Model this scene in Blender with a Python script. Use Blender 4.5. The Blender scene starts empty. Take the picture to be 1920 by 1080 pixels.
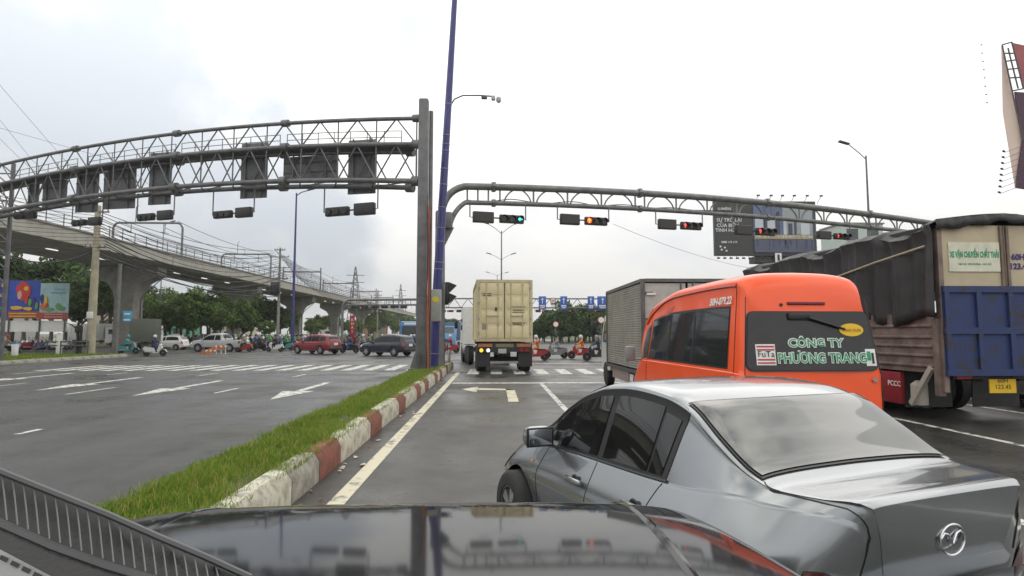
import bpy, bmesh, math, random
import numpy as np
from mathutils import Vector, Matrix, Euler
R = math.radians
rnd = random.Random(7)
scene = bpy.context.scene
COL = scene.collection

# ------------------------------------------------------------------ camera
FPX, CAMZ, YAW, PITCH = 1100.0, 1.75, 1.667, 4.42
cam_d = bpy.data.cameras.new('camera'); cam = bpy.data.objects.new('camera', cam_d); COL.objects.link(cam)
cam_d.sensor_width = 36; cam_d.lens = FPX / 1920 * 36
cam_d.clip_start = 0.05; cam_d.clip_end = 3000
cam.location = (0, 0, CAMZ); cam.rotation_euler = (R(90 + PITCH), 0, R(-YAW))
scene.camera = cam

# ------------------------------------------------------------------ overcast sky, sun, exposure
world = bpy.data.worlds.new('World'); scene.world = world; world.use_nodes = True
wn, wl = world.node_tree.nodes, world.node_tree.links
wn.clear()
SUN_EL, SUN_AZ = 52, 25          # azimuth to the right of the road direction
sky = wn.new('ShaderNodeTexSky'); sky.sky_type = 'NISHITA'; sky.sun_disc = False
sky.sun_elevation = R(SUN_EL); sky.sun_rotation = R(SUN_AZ)
tc = wn.new('ShaderNodeTexCoord'); sep = wn.new('ShaderNodeSeparateXYZ'); wl.new(tc.outputs['Generated'], sep.inputs[0])
grad = wn.new('ShaderNodeMapRange'); grad.inputs[1].default_value = 0.0; grad.inputs[2].default_value = 0.42
grad.inputs[3].default_value = 0.73; grad.inputs[4].default_value = 1.55
wl.new(sep.outputs[2], grad.inputs[0])
mp = wn.new('ShaderNodeMapping'); mp.inputs['Scale'].default_value = (1.5, 1.5, 3.2); mp.inputs['Location'].default_value = (0.35, 0.1, 0.2)
wl.new(tc.outputs['Generated'], mp.inputs[0])
cn = wn.new('ShaderNodeTexNoise'); cn.inputs['Scale'].default_value = 1.6; cn.inputs['Detail'].default_value = 6; cn.inputs['Roughness'].default_value = .55
wl.new(mp.outputs[0], cn.inputs['Vector'])
cr = wn.new('ShaderNodeValToRGB'); cr.color_ramp.elements[0].position = .28; cr.color_ramp.elements[1].position = .52
cr.color_ramp.elements[0].color = (.80, .82, .85, 1); cr.color_ramp.elements[1].color = (1.0, .985, .955, 1)
wl.new(cn.outputs['Fac'], cr.inputs[0])
# a thinner grey bank of cloud over the left of the view
bank = wn.new('ShaderNodeVectorMath'); bank.operation = 'DOT_PRODUCT'; bank.inputs[1].default_value = Vector((-.64, 1.0, .50)).normalized(); wl.new(tc.outputs['Generated'], bank.inputs[0])
cn2 = wn.new('ShaderNodeTexNoise'); cn2.inputs['Scale'].default_value = 3.2; cn2.inputs['Detail'].default_value = 5; wl.new(tc.outputs['Generated'], cn2.inputs['Vector'])
ad = wn.new('ShaderNodeMath'); ad.operation = 'MULTIPLY_ADD'; ad.inputs[1].default_value = .95; wl.new(cn2.outputs['Fac'], ad.inputs[0]); wl.new(bank.outputs['Value'], ad.inputs[2])
mr = wn.new('ShaderNodeMapRange'); mr.interpolation_type = 'SMOOTHSTEP'; mr.inputs[1].default_value = 1.37; mr.inputs[2].default_value = 1.54; mr.inputs[3].default_value = 0; mr.inputs[4].default_value = .85; wl.new(ad.outputs[0], mr.inputs[0])
cmx = wn.new('ShaderNodeMix'); cmx.data_type = 'RGBA'; cmx.inputs[7].default_value = (.56, .61, .67, 1); wl.new(mr.outputs[0], cmx.inputs[0]); wl.new(cr.outputs[0], cmx.inputs[6])
# broken cloud overhead, as the car windows mirror it
cn3 = wn.new('ShaderNodeTexNoise'); cn3.inputs['Scale'].default_value = 4.5; cn3.inputs['Detail'].default_value = 6; wl.new(tc.outputs['Generated'], cn3.inputs['Vector'])
cr3 = wn.new('ShaderNodeValToRGB'); cr3.color_ramp.elements[0].position = .38; cr3.color_ramp.elements[1].position = .62; cr3.color_ramp.elements[0].color = (.34, .37, .39, 1); cr3.color_ramp.elements[1].color = (1.6, 1.55, 1.42, 1); wl.new(cn3.outputs['Fac'], cr3.inputs[0])
ov_ = wn.new('ShaderNodeMapRange'); ov_.inputs[1].default_value = .55; ov_.inputs[2].default_value = .72; wl.new(sep.outputs[2], ov_.inputs[0])
cm3 = wn.new('ShaderNodeMix'); cm3.data_type = 'RGBA'; wl.new(ov_.outputs[0], cm3.inputs[0]); wl.new(cmx.outputs[2], cm3.inputs[6]); wl.new(cr3.outputs[0], cm3.inputs[7])
cb = wn.new('ShaderNodeBackground'); wl.new(cm3.outputs[2], cb.inputs[0]); wl.new(grad.outputs[0], cb.inputs[1])
sb = wn.new('ShaderNodeBackground'); sb.inputs[1].default_value = .1; wl.new(sky.outputs[0], sb.inputs[0])
mx = wn.new('ShaderNodeMixShader'); mx.inputs[0].default_value = .97
wl.new(sb.outputs[0], mx.inputs[1]); wl.new(cb.outputs[0], mx.inputs[2])
wo = wn.new('ShaderNodeOutputWorld'); wl.new(mx.outputs[0], wo.inputs[0])
sd = bpy.data.lights.new('sun', 'SUN'); sd.energy = 0.6; sd.angle = R(60); sd.color = (1, .96, .9)
sun = bpy.data.objects.new('sun', sd); COL.objects.link(sun)
sun.rotation_euler = Vector((-math.sin(R(SUN_AZ)) * math.cos(R(SUN_EL)), -math.cos(R(SUN_AZ)) * math.cos(R(SUN_EL)), -math.sin(R(SUN_EL)))).to_track_quat('-Z', 'Y').to_euler()
vs = scene.view_settings; vs.view_transform = 'Standard'; vs.look = 'None'; vs.exposure = 0.0; vs.gamma = 1
scene.render.engine = 'CYCLES'; scene.cycles.use_denoising = True; scene.cycles.max_bounces = 6

# ------------------------------------------------------------------ layout helper: where a sight line meets the plane Y = d
CM = cam.rotation_euler.to_matrix()
def at(px, py, d):
    v = CM @ Vector(((px - 960) / FPX, (540 - py) / FPX, -1.0))
    k = d / v.y
    return Vector((v.x * k, d, CAMZ + v.z * k))
def gnd(px, py, z=0.0):
    v = CM @ Vector(((px - 960) / FPX, (540 - py) / FPX, -1.0))
    k = (z - CAMZ) / v.z
    return Vector((v.x * k, v.y * k, z))

# ------------------------------------------------------------------ materials
MATS = {}
def mat(name, col, rough=.5, metal=0., var=.12, scale=6., bump=0., coat=0., emit=0., spec=.5, col2=None, thr=None, alpha=None, bscale=None):
    if name in MATS: return MATS[name]
    m = bpy.data.materials.new(name); m.use_nodes = True
    n, l = m.node_tree.nodes, m.node_tree.links
    b = n['Principled BSDF']
    b.inputs['Roughness'].default_value = rough; b.inputs['Metallic'].default_value = metal
    b.inputs['Coat Weight'].default_value = coat; b.inputs['Coat Roughness'].default_value = .04
    b.inputs['Specular IOR Level'].default_value = spec
    t = n.new('ShaderNodeTexCoord'); g = n.new('ShaderNodeNewGeometry')
    no = n.new('ShaderNodeTexNoise'); no.inputs['Scale'].default_value = scale; no.inputs['Detail'].default_value = 5; no.inputs['Roughness'].default_value = .6
    l.new(t.outputs['Object'], no.inputs['Vector'])
    r = n.new('ShaderNodeValToRGB')
    a, c = (thr if thr else (.3, .7))
    r.color_ramp.elements[0].position = a; r.color_ramp.elements[1].position = c
    c2 = col2 if col2 else tuple(min(1, x * (1 + var)) for x in col)
    c1 = col if col2 else tuple(x * (1 - var) for x in col)
    r.color_ramp.elements[0].color = (*c1, 1); r.color_ramp.elements[1].color = (*c2, 1)
    l.new(no.outputs['Fac'], r.inputs[0]); l.new(r.outputs[0], b.inputs['Base Color'])
    if bump:
        n2 = n.new('ShaderNodeTexNoise'); n2.inputs['Scale'].default_value = bscale or scale * 6; n2.inputs['Detail'].default_value = 4
        l.new(t.outputs['Object'], n2.inputs['Vector'])
        bp = n.new('ShaderNodeBump'); bp.inputs['Strength'].default_value = bump; bp.inputs['Distance'].default_value = .02
        l.new(n2.outputs['Fac'], bp.inputs['Height']); l.new(bp.outputs[0], b.inputs['Normal'])
    if emit:
        b.inputs['Emission Color'].default_value = (*col, 1); b.inputs['Emission Strength'].default_value = emit
    MATS[name] = m
    return m

M_GALV = mat('galvanised_steel', (.175, .178, .18), .5, .45, .25, 3)
M_GREY = mat('grey_steel_paint', (.13, .133, .138), .5, .2, .3, 2.5)
M_DGREY = mat('dark_grey_sheet', (.085, .09, .095), .6, .1, .25, 3)
M_SIGNB = mat('sign_back', (.15, .155, .165), .6, .1, .25, 1.5)
M_BLACK = mat('black_plastic', (.018, .018, .02), .45, 0, .3, 8)
M_RUB = mat('tyre_rubber', (.022, .022, .023), .8, 0, .3, 12, .15)
M_RIM = mat('alloy_rim', (.5, .51, .52), .3, .8, .1)
M_STEEL = mat('dull_steel', (.3, .3, .3), .5, .7, .25)
M_GLASS = mat('tinted_glass', (.006, .007, .008), .03, 0, .1, 2, spec=.7)
M_GLASS2 = mat('dull_glass', (.05, .06, .065), .1, 0, .2, 2, spec=.6)
M_CHROME = mat('chrome', (.7, .7, .72), .12, 1, .05)
M_WHITE = mat('white_paint', (.72, .72, .70), .4, 0, .08)
M_LINE = mat('road_paint', (.12, .12, .115), .5, 0, 0, 4.5, .1, col2=(.58, .57, .53), thr=(.40, .49))
M_YLINE = mat('edge_line_paint', (.11, .105, .09), .5, 0, 0, 4.5, .1, col2=(.56, .52, .39), thr=(.35, .46))
M_CONC = mat('concrete', (.30, .29, .25), .85, 0, 0, 1.2, .2, col2=(.43, .42, .37), thr=(.3, .7))
M_CONCD = mat('weathered_concrete', (.17, .165, .15), .9, 0, 0, 1.0, .25, col2=(.30, .29, .26), thr=(.3, .7))
M_BLUEP = mat('blue_pole_paint', (.028, .028, .16), .35, .1, .2, 3, coat=.3)
M_RED = mat('red_lens', (.30, .012, .012), .2, 0, .1, coat=.4)
M_AMB = mat('amber_lens', (.7, .25, .02), .25, 0, .1)
M_YPL = mat('yellow_plate', (.75, .48, .02), .5, 0, .08)
M_BARK = mat('bark', (.09, .07, .05), .9, 0, .3, 6, .4)
M_SIGNBLUE = mat('sign_blue', (.02, .10, .42), .4, 0, .08)
M_LEDR = mat('lit_red_arrow', (1, .06, .05), .4, emit=2.2, var=0)
M_LEDA = mat('lit_orange_lamp', (1, .30, .03), .4, emit=2.5, var=0)
M_LEDG = mat('lit_teal_arrow', (.05, .9, .75), .4, emit=1.6, var=0)
M_LAMPA = mat('lit_amber', (1, .55, .05), .4, emit=1.1, var=0)
M_LAMPW = mat('lit_white', (1, .98, .95), .4, emit=.9, var=0)

# ------------------------------------------------------------------ mesh helpers
class MB:
    def __init__(s): s.v, s.f, s.m = [], [], []
    def add(s, vs, fs, mi=0):
        o = len(s.v); s.v += [tuple(p) for p in vs]; s.f += [tuple(i + o for i in f) for f in fs]; s.m += [mi] * len(fs); return s
    def box(s, c, d, rot=None, mi=0, taper=1.0):
        x, y, z = (k / 2 for k in d); c = Vector(c)
        P = [Vector((a * x * (taper if cc > 0 else 1), b * y * (taper if cc > 0 else 1), cc * z)) for cc in (-1, 1) for b in (-1, 1) for a in (-1, 1)]
        if rot is not None:
            q = rot if isinstance(rot, Matrix) else Euler(rot).to_matrix(); P = [q @ p for p in P]
        return s.add([p + c for p in P], [(0, 2, 3, 1), (4, 5, 7, 6), (0, 1, 5, 4), (2, 6, 7, 3), (0, 4, 6, 2), (1, 3, 7, 5)], mi)
    def bbox(s, c, d, bv=.02, mi=0, rot=None):       # box with chamfered edges
        bm = bmesh.new(); bmesh.ops.create_cube(bm, size=1)
        for v in bm.verts: v.co = Vector((v.co.x * d[0], v.co.y * d[1], v.co.z * d[2]))
        bmesh.ops.bevel(bm, geom=list(bm.edges), offset=min(bv, min(d) * .45), segments=2, affect='EDGES', profile=.5)
        q = Matrix.Identity(3) if rot is None else (rot if isinstance(rot, Matrix) else Euler(rot).to_matrix())
        bm.verts.index_update()
        s.add([q @ v.co + Vector(c) for v in bm.verts], [[v.index for v in f.verts] for f in bm.faces], mi); bm.free(); return s
    def tube(s, path, r, n=8, mi=0, cap=True):
        P = [Vector(p) for p in path]; N = len(P)
        rs = r if isinstance(r, (list, tuple)) else [r] * N
        vs, fs = [], []; up = None
        for i, p in enumerate(P):
            t = (P[min(i + 1, N - 1)] - P[max(i - 1, 0)]).normalized()
            if up is None:
                up = Vector((0, 0, 1)) if abs(t.z) < .9 else Vector((0, 1, 0))
            a = t.cross(up)
            if a.length < 1e-4: a = t.orthogonal()
            a.normalize(); b = a.cross(t).normalized(); up = b
            for k in range(n):
                w = 2 * math.pi * k / n
                vs.append(p + a * math.cos(w) * rs[i] + b * math.sin(w) * rs[i])
        for i in range(N - 1):
            for k in range(n):
                j = (k + 1) % n
                fs.append((i * n + k, i * n + j, (i + 1) * n + j, (i + 1) * n + k))
        if cap: fs += [tuple(range(n - 1, -1, -1)), tuple((N - 1) * n + k for k in range(n))]
        return s.add(vs, fs, mi)
    def lathe(s, prof, n=16, axis='z', c=(0, 0, 0), mi=0, cap=True):
        vs, fs = [], []; c = Vector(c)
        for (r, h) in prof:
            for k in range(n):
                w = 2 * math.pi * k / n; a, b = r * math.cos(w), r * math.sin(w)
                vs.append(c + (Vector((a, b, h)) if axis == 'z' else Vector((a, h, b)) if axis == 'y' else Vector((h, a, b))))
        for i in range(len(prof) - 1):
            for k in range(n):
                j = (k + 1) % n; fs.append((i * n + k, i * n + j, (i + 1) * n + j, (i + 1) * n + k))
        if cap: fs += [tuple(range(n - 1, -1, -1)), tuple((len(prof) - 1) * n + k for k in range(n))]
        return s.add(vs, fs, mi)
    def prism(s, poly, a, b, plane='xz', mi=0):     # polygon in a plane, extruded along the third axis from a to b
        n = len(poly)
        mk = {'xz': lambda p, h: (p[0], h, p[1]), 'xy': lambda p, h: (p[0], p[1], h), 'yz': lambda p, h: (h, p[0], p[1])}[plane]
        vs = [mk(p, a) for p in poly] + [mk(p, b) for p in poly]
        return s.add(vs, [tuple(range(n)), tuple(range(2 * n - 1, n - 1, -1))] + [(i, i + n, (i + 1) % n + n, (i + 1) % n) for i in range(n)], mi)
    def mesh(s, name, mats, smooth=None):
        me = bpy.data.meshes.new(name); me.from_pydata(s.v, [], s.f)
        for m in (mats if isinstance(mats, (list, tuple)) else [mats]): me.materials.append(m)
        if any(s.m): me.polygons.foreach_set('material_index', s.m)
        bm = bmesh.new(); bm.from_mesh(me); bmesh.ops.recalc_face_normals(bm, faces=bm.faces); bm.to_mesh(me); bm.free()
        if smooth is not None:
            me.shade_smooth(); me.set_sharp_from_angle(angle=R(smooth))
        me.update(); return me
    def part(s, name, mats, parent=None, smooth=40, loc=None, rot=None):
        return link(name, s.mesh(name, mats, smooth), parent, loc, rot)
def link(name, me, parent=None, loc=None, rot=None):
    o = bpy.data.objects.new(name, me); COL.objects.link(o)
    if parent is not None: o.parent = parent
    if loc is not None: o.location = loc
    if rot is not None: o.rotation_euler = rot
    return o
def tag(o, label, cat, group=None):
    o['label'] = label; o['category'] = cat
    if group: o['group'] = group
    return o
def thing(name, label, cat, loc=(0, 0, 0), rz=0., group=None):
    o = bpy.data.objects.new(name, None); COL.objects.link(o); o.empty_display_size = .2
    o.location = loc; o.rotation_euler = (0, 0, rz)
    return tag(o, label, cat, group)
def setting(o): o['kind'] = 'structure'; return o
def kids(o): return [c for c in COL.objects if c.parent == o]
CH = {}
def dup(src, loc, rz, label=None, cat=None, group=None, scale=None):
    def rec(o, par):
        c = o.copy(); COL.objects.link(c)
        if par is not None: c.parent = par
        for k in CH.setdefault(o.name, [q for q in o.children]): rec(k, c)
        return c
    c = rec(src, None); c.location = loc; c.rotation_euler = (0, 0, rz)
    if label: c['label'] = label
    if cat: c['category'] = cat
    if group: c['group'] = group
    elif 'group' in c.keys() and group == '': del c['group']
    if scale: c.scale = (scale,) * 3
    return c
def recolour(o, name, m, slot=0):
    for k in o.children_recursive:
        if k.name.split('.')[0] == name:
            k.material_slots[slot].link = 'OBJECT'; k.material_slots[slot].material = m
TXT = {}
def text_mesh(body, size, m, ext=.002, off=0., sx=1.0, bold=False, space=1.0):
    key = (body, size, m.name, ext, off, sx)
    if key in TXT: return TXT[key]
    cu = bpy.data.curves.new('lettering', 'FONT'); cu.body = body; cu.size = size; cu.extrude = ext; cu.offset = off
    cu.align_x = 'CENTER'; cu.align_y = 'CENTER'; cu.resolution_u = 3; cu.space_character = space
    o = bpy.data.objects.new('lettering', cu); COL.objects.link(o)
    dg = bpy.context.evaluated_depsgraph_get(); me = bpy.data.meshes.new_from_object(o.evaluated_get(dg))
    bpy.data.objects.remove(o); bpy.data.curves.remove(cu)
    for v in me.vertices: v.co.x *= sx
    me.materials.clear(); me.materials.append(m); TXT[key] = me
    return me
def applied(o):
    dg = bpy.context.evaluated_depsgraph_get(); return bpy.data.meshes.new_from_object(o.evaluated_get(dg))
def line(a, b, n): a, b = Vector(a), Vector(b); return [a.lerp(b, i / (n - 1)) for i in range(n)]
def sag(a, b, s, n=12):
    a, b = Vector(a), Vector(b); return [a.lerp(b, i / n) + Vector((0, 0, -4 * s * (i / n) * (1 - i / n))) for i in range(n + 1)]
# ------------------------------------------------------------------ ground, road, markings
def asphalt(name, base, wet):
    m = bpy.data.materials.new(name); m.use_nodes = True; n, l = m.node_tree.nodes, m.node_tree.links; b = n['Principled BSDF']
    t = n.new('ShaderNodeTexCoord')
    def noise(sc, det=5, vec=None, ro=.6):
        q = n.new('ShaderNodeTexNoise'); q.inputs['Scale'].default_value = sc; q.inputs['Detail'].default_value = det; q.inputs['Roughness'].default_value = ro
        l.new(vec or t.outputs['Object'], q.inputs['Vector']); return q.outputs['Fac']
    mp = n.new('ShaderNodeMapping'); mp.inputs['Scale'].default_value = (1.0, .07, 1); l.new(t.outputs['Object'], mp.inputs[0])
    big, streak, fine = noise(.22), noise(.8, 4, mp.outputs[0]), noise(38, 3)
    def ramp(src, a, c, ca, cc):
        r = n.new('ShaderNodeValToRGB'); r.color_ramp.elements[0].position = a; r.color_ramp.elements[1].position = c
        r.color_ramp.elements[0].color = (*ca, 1); r.color_ramp.elements[1].color = (*cc, 1); l.new(src, r.inputs[0]); return r.outputs[0]
    def mix(kind, fac, a, c):
        q = n.new('ShaderNodeMix'); q.data_type = 'RGBA'; q.blend_type = kind; q.inputs[0].default_value = fac
        l.new(a, q.inputs[6]); l.new(c, q.inputs[7]); return q.outputs[2]
    c = ramp(big, .3, .72, tuple(base[i] * .8 for i in range(3)), tuple(base[i] * 1.25 for i in range(3)))
    c = mix('MULTIPLY', .8, c, ramp(streak, .32, .68, (.68, .68, .69), (1.15, 1.14, 1.12)))
    c = mix('MULTIPLY', .55, c, ramp(fine, .3, .7, (.55, .55, .55), (1.4, 1.4, 1.4)))
    sx = n.new('ShaderNodeSeparateXYZ'); l.new(t.outputs['Object'], sx.inputs[0])
    w = n.new('ShaderNodeMath'); w.operation = 'SINE'; k = n.new('ShaderNodeMath'); k.operation = 'MULTIPLY'; k.inputs[1].default_value = 3.84; l.new(sx.outputs[0], k.inputs[0]); l.new(k.outputs[0], w.inputs[0])
    c = mix('MULTIPLY', .45, c, ramp(w.outputs[0], .0, 1.0, (.78, .78, .79), (1.1, 1.1, 1.1)))
    c = mix('MULTIPLY', .95, c, ramp(noise(.9, 7, None, .7), .53, .66, (1, 1, 1), (.52, .51, .50)))
    c = mix('MULTIPLY', .8, c, ramp(noise(5.5, 4, None, .5), .63, .70, (1, 1, 1), (.5, .5, .5)))
    vo = n.new('ShaderNodeTexVoronoi'); vo.feature = 'DISTANCE_TO_EDGE'; vo.inputs['Scale'].default_value = .21
    dn = n.new('ShaderNodeTexNoise'); dn.inputs['Scale'].default_value = .8; dn.inputs['Detail'].default_value = 5; l.new(t.outputs['Object'], dn.inputs['Vector'])
    va = n.new('ShaderNodeVectorMath'); va.operation = 'MULTIPLY_ADD'; va.inputs[1].default_value = (2.2, 2.2, 0); l.new(dn.outputs['Color'], va.inputs[0]); l.new(t.outputs['Object'], va.inputs[2]); l.new(va.outputs[0], vo.inputs['Vector'])
    c = mix('MULTIPLY', .8, c, ramp(vo.outputs['Distance'], .0, .007, (.35, .35, .35), (1, 1, 1)))
    l.new(c, b.inputs['Base Color'])
    ro = n.new('ShaderNodeMapRange'); ro.inputs[1].default_value = .35; ro.inputs[2].default_value = .68
    ro.inputs[3].default_value = wet; ro.inputs[4].default_value = .68; l.new(noise(.35, 6), ro.inputs[0]); l.new(ro.outputs[0], b.inputs['Roughness'])
    bp = n.new('ShaderNodeBump'); bp.inputs['Strength'].default_value = .35; bp.inputs['Distance'].default_value = .01
    l.new(noise(60, 3), bp.inputs['Height']); l.new(bp.outputs[0], b.inputs['Normal'])
    return m
M_ASPH = asphalt('wet_asphalt', (.050, .0495, .046), .21)
M_SOIL = mat('ground_soil', (.05, .055, .03), .9, 0, 0, .4, .3, col2=(.11, .10, .06))
M_GRASSB = mat('grass_base', (.03, .055, .012), .9, 0, 0, 2.5, .3, col2=(.07, .10, .02))
ground = setting(MB().add([(-1500, -60, -.06), (1500, -60, -.06), (1500, 2500, -.06), (-1500, 2500, -.06)], [(0, 1, 2, 3)]).part('ground', M_SOIL))
road = setting(MB().add([(-27.6, -30, 0), (16.5, -30, 0), (16.5, 46, 0), (140, 46, 0), (140, 76, 0), (16.5, 76, 0), (16.5, 900, 0), (-27.6, 900, 0), (-27.6, 76, 0), (-160, 76, 0), (-160, 46, 0), (-27.6, 46, 0)],
               [(0, 1, 2, 11), (11, 2, 5, 8), (2, 3, 4, 5), (10, 11, 8, 9), (8, 5, 6, 7)]).part('road', M_ASPH))
pave = setting(MB().box((-72, 20, .02), (88.6, 51.8, .2)).part('pavement', M_CONCD))
def strip(name, x0, x1, y0, y1, m=M_LINE, z=.004, skew=0):
    return MB().add([(x0, y0, z), (x1, y0, z), (x1 + skew, y1, z), (x0 + skew, y1, z)], [(0, 1, 2, 3)]).part(name, m, road, None)
# the lane the camera stands in: edge line by the kerb, lane lines, stop line
strip('edge_line', -1.72, -1.54, 2, 26.5, M_YLINE)
for x in (1.63, 4.9, 8.25):
    strip('lane_line', x - .07, x + .07, -3, 20.6)
strip('stop_line', -1.5, 13.5, 20.7, 21.1)
strip('stop_line', -1.5, 13.5, 34.2, 34.5, M_LINE)
for x in (11.6,): strip('lane_line', x - .07, x + .07, -3, 20.6)
for i, x in enumerate(np.arange(-21.6, -3.6, 1.02)):
    strip('crosswalk_stripe', x, x + .50, 28.2, 33.0)
for i, x in enumerate(np.arange(-1.2, 14, 1.02)):
    strip('crosswalk_stripe', x, x + .50, 25.4, 29.0)
def arrow(x, y, L, w, left=False, rz=0):
    h = .42 * L
    P = [(0, -L / 2), (w * 1.6, -L / 2 + h), (w * .42, -L / 2 + h), (w * .42, L / 2), (-w * .42, L / 2), (-w * .42, -L / 2 + h), (-w * 1.6, -L / 2 + h)]
    o = MB().add([(a, b, .004) for a, b in P], [(0, 1, 2, 5, 6), (2, 3, 4, 5)]).part('lane_arrow', M_LINE, road, None)
    o.location = (x, y, 0); o.rotation_euler = (0, 0, rz); return o
for x, y in ((-5.95, 18.6), (-10.15, 19.6), (-14.1, 21.3), (-18.6, 24.0)): arrow(x, y, 5.4, .30)
# turn arrow in the camera's lane: stem and a head to the left
MB().add([(-1.05, 18.6, .004), (-.55, 19.5, .004), (-.55, 18.95, .004), (.35, 18.75, .004), (.35, 15.2, .004), (.62, 15.2, .004), (.62, 18.25, .004), (-.55, 18.4, .004), (-.55, 17.7, .004)],
         [(0, 8, 7, 2, 1), (2, 7, 6, 3), (3, 6, 5, 4)]).part('lane_arrow', M_YLINE, road, None)
for x, y, L in ((-8.3, 10.6, .55), (-12.3, 17.4, 2.3), (-8.2, 17.6, 1.6), (-16.5, 19.0, 2.4), (-8.1, 24.0, 1.6), (-12.2, 24.6, 1.8), (-16.4, 25.5, 1.4), (-20.7, 26.0, 2.2), (-24.0, 27.0, 3.0)): strip('lane_dash', x - .06, x + .06, y, y + L)
for k in range(14):
    strip('lane_dash', -1.4, -1.28, 84 + k * 9, 87 + k * 9); strip('lane_dash', 5.6, 5.72, 84 + k * 9, 87 + k * 9)
# ------------------------------------------------------------------ planted median with painted kerb blocks
median = setting(MB().box((-2.68, 16.6, .14), (.90, 26.6, .34)).part('median_bed', M_SOIL))
M_KW = mat('kerb_white', (.20, .19, .155), .85, 0, 0, 7, .2, col2=(.52, .50, .41), thr=(.30, .56), bscale=40)
M_KR = mat('kerb_red', (.12, .060, .045), .85, 0, 0, 7, .2, col2=(.24, .080, .055), thr=(.32, .6), bscale=40)
M_KG = mat('kerb_bare', (.19, .18, .15), .9, 0, 0, 6, .6, col2=(.36, .345, .29), thr=(.35, .65), bscale=40)
def kerb_mesh(m, L, seed):
    r = random.Random(seed); mb = MB(); n = 4
    sec = [(0, -.03), (0, .24), (.07, .345), (.22, .35), (.22, -.03)]
    vs, fs = [], []
    for i in range(n + 1):
        for (a, z) in sec: vs.append((-a + r.uniform(-.003, .003) * (z > 0), i * L / n, z + r.uniform(-.004, .004) * (z > .1)))
    k = len(sec)
    for i in range(n):
        for j in range(k): fs.append((i * k + j, i * k + (j + 1) % k, (i + 1) * k + (j + 1) % k, (i + 1) * k + j))
    fs += [tuple(range(k)), tuple(n * k + j for j in range(k))]
    return mb.add(vs, fs).mesh('kerb_block', m, 50)
KW = [kerb_mesh(M_KW, .94, s) for s in range(3)]; KR = [kerb_mesh(M_KR, .94, s + 5) for s in range(3)]; KG = kerb_mesh(M_KG, .94, 11)
pat = 'gwwgrwwrwwrwwrwrwwrwrwwrwww'
for side in (0, 1):
    for k in range(27):
        c = pat[k % len(pat)]; y = 3.35 + k * .962 if side == 0 else 3.35 + k * .962
        me = KG if c == 'g' else (KW if c == 'w' else KR)[k % 3]
        o = link('kerb_block', me, median)
        if side == 0: o.location = (-2.08, y, rnd.uniform(-.008, .008)); o.rotation_euler = (0, 0, rnd.uniform(-.006, .006))
        else: o.location = (-3.22, y + .945, -.10 + rnd.uniform(-.01, .01)); o.rotation_euler = (0, 0, math.pi)
# rounded nose of the median
for k in range(5):
    a = math.pi * (k + .5) / 5
    o = link('kerb_block', KW[k % 3] if k % 2 else KR[k % 3], median); o.scale = (1, .42, 1)
    o.rotation_euler = (0, 0, a); o.location = (-2.70 + .62 * math.cos(a) + .2 * math.sin(a), 29.35 + .62 * math.sin(a) - .2 * math.cos(a), 0)
# grass blades
def blades(n, gen, h0, h1, w, seed, mats):
    g = np.random.default_rng(seed); x, y, z = gen(g, n)
    h = h0 + (h1 - h0) * g.uniform(0, 1, n) ** 1.5 * np.clip(.75 + .35 * np.sin(x * 7 + 2 * np.sin(y * 3)) * np.sin(y * 4.3 + x), .3, 1.1); a = g.uniform(0, 2 * np.pi, n); lean = g.uniform(.1, .75, n) * h; b = g.uniform(0, 2 * np.pi, n)
    dx, dy = np.cos(a) * w, np.sin(a) * w; lx, ly = np.cos(b) * lean, np.sin(b) * lean
    V = np.empty((n, 5, 3))
    V[:, 0] = np.stack([x - dx, y - dy, z], 1); V[:, 1] = np.stack([x + dx, y + dy, z], 1)
    V[:, 2] = np.stack([x - dx * .8 + lx * .35, y - dy * .8 + ly * .35, z + h * .6], 1); V[:, 3] = np.stack([x + dx * .8 + lx * .35, y + dy * .8 + ly * .35, z + h * .6], 1)
    V[:, 4] = np.stack([x + lx, y + ly, z + h], 1)
    i = np.arange(n) * 5
    tri = np.stack([i, i + 1, i + 3, i, i + 3, i + 2, i + 2, i + 3, i + 4], 1).reshape(-1, 3)
    me = bpy.data.meshes.new('grass'); me.vertices.add(n * 5); me.vertices.foreach_set('co', V.ravel())
    me.loops.add(tri.size); me.loops.foreach_set('vertex_index', tri.ravel()); me.polygons.add(len(tri))
    me.polygons.foreach_set('loop_start', np.arange(len(tri)) * 3); me.polygons.foreach_set('loop_total', np.full(len(tri), 3))
    for m in mats: me.materials.append(m)
    me.polygons.foreach_set('material_index', np.repeat(g.choice(len(mats), n, p=[.5, .28, .22][:len(mats)] if len(mats) == 3 else None), 3).astype(np.int32))
    me.update(); me.validate(); return me
def leafmat(name, a, b, tr=.3, sc=1.5):
    m = mat(name, a, .55, 0, 0, sc, col2=b, spec=.3); n, l = m.node_tree.nodes, m.node_tree.links; p = n['Principled BSDF']
    t = n.new('ShaderNodeBsdfTranslucent'); s = p.inputs['Base Color'].links[0].from_socket; l.new(s, t.inputs[0])
    q = n.new('ShaderNodeMixShader'); q.inputs[0].default_value = tr; l.new(p.outputs[0], q.inputs[1]); l.new(t.outputs[0], q.inputs[2]); l.new(q.outputs[0], n['Material Output'].inputs[0]); return m
G1 = leafmat('grass_green', (.105, .20, .016), (.22, .32, .035), .4, 2.2); G2 = leafmat('grass_deep', (.06, .15, .014), (.14, .25, .028), .4); G3 = leafmat('grass_yellow', (.33, .31, .07), (.42, .36, .12), .3)
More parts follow.
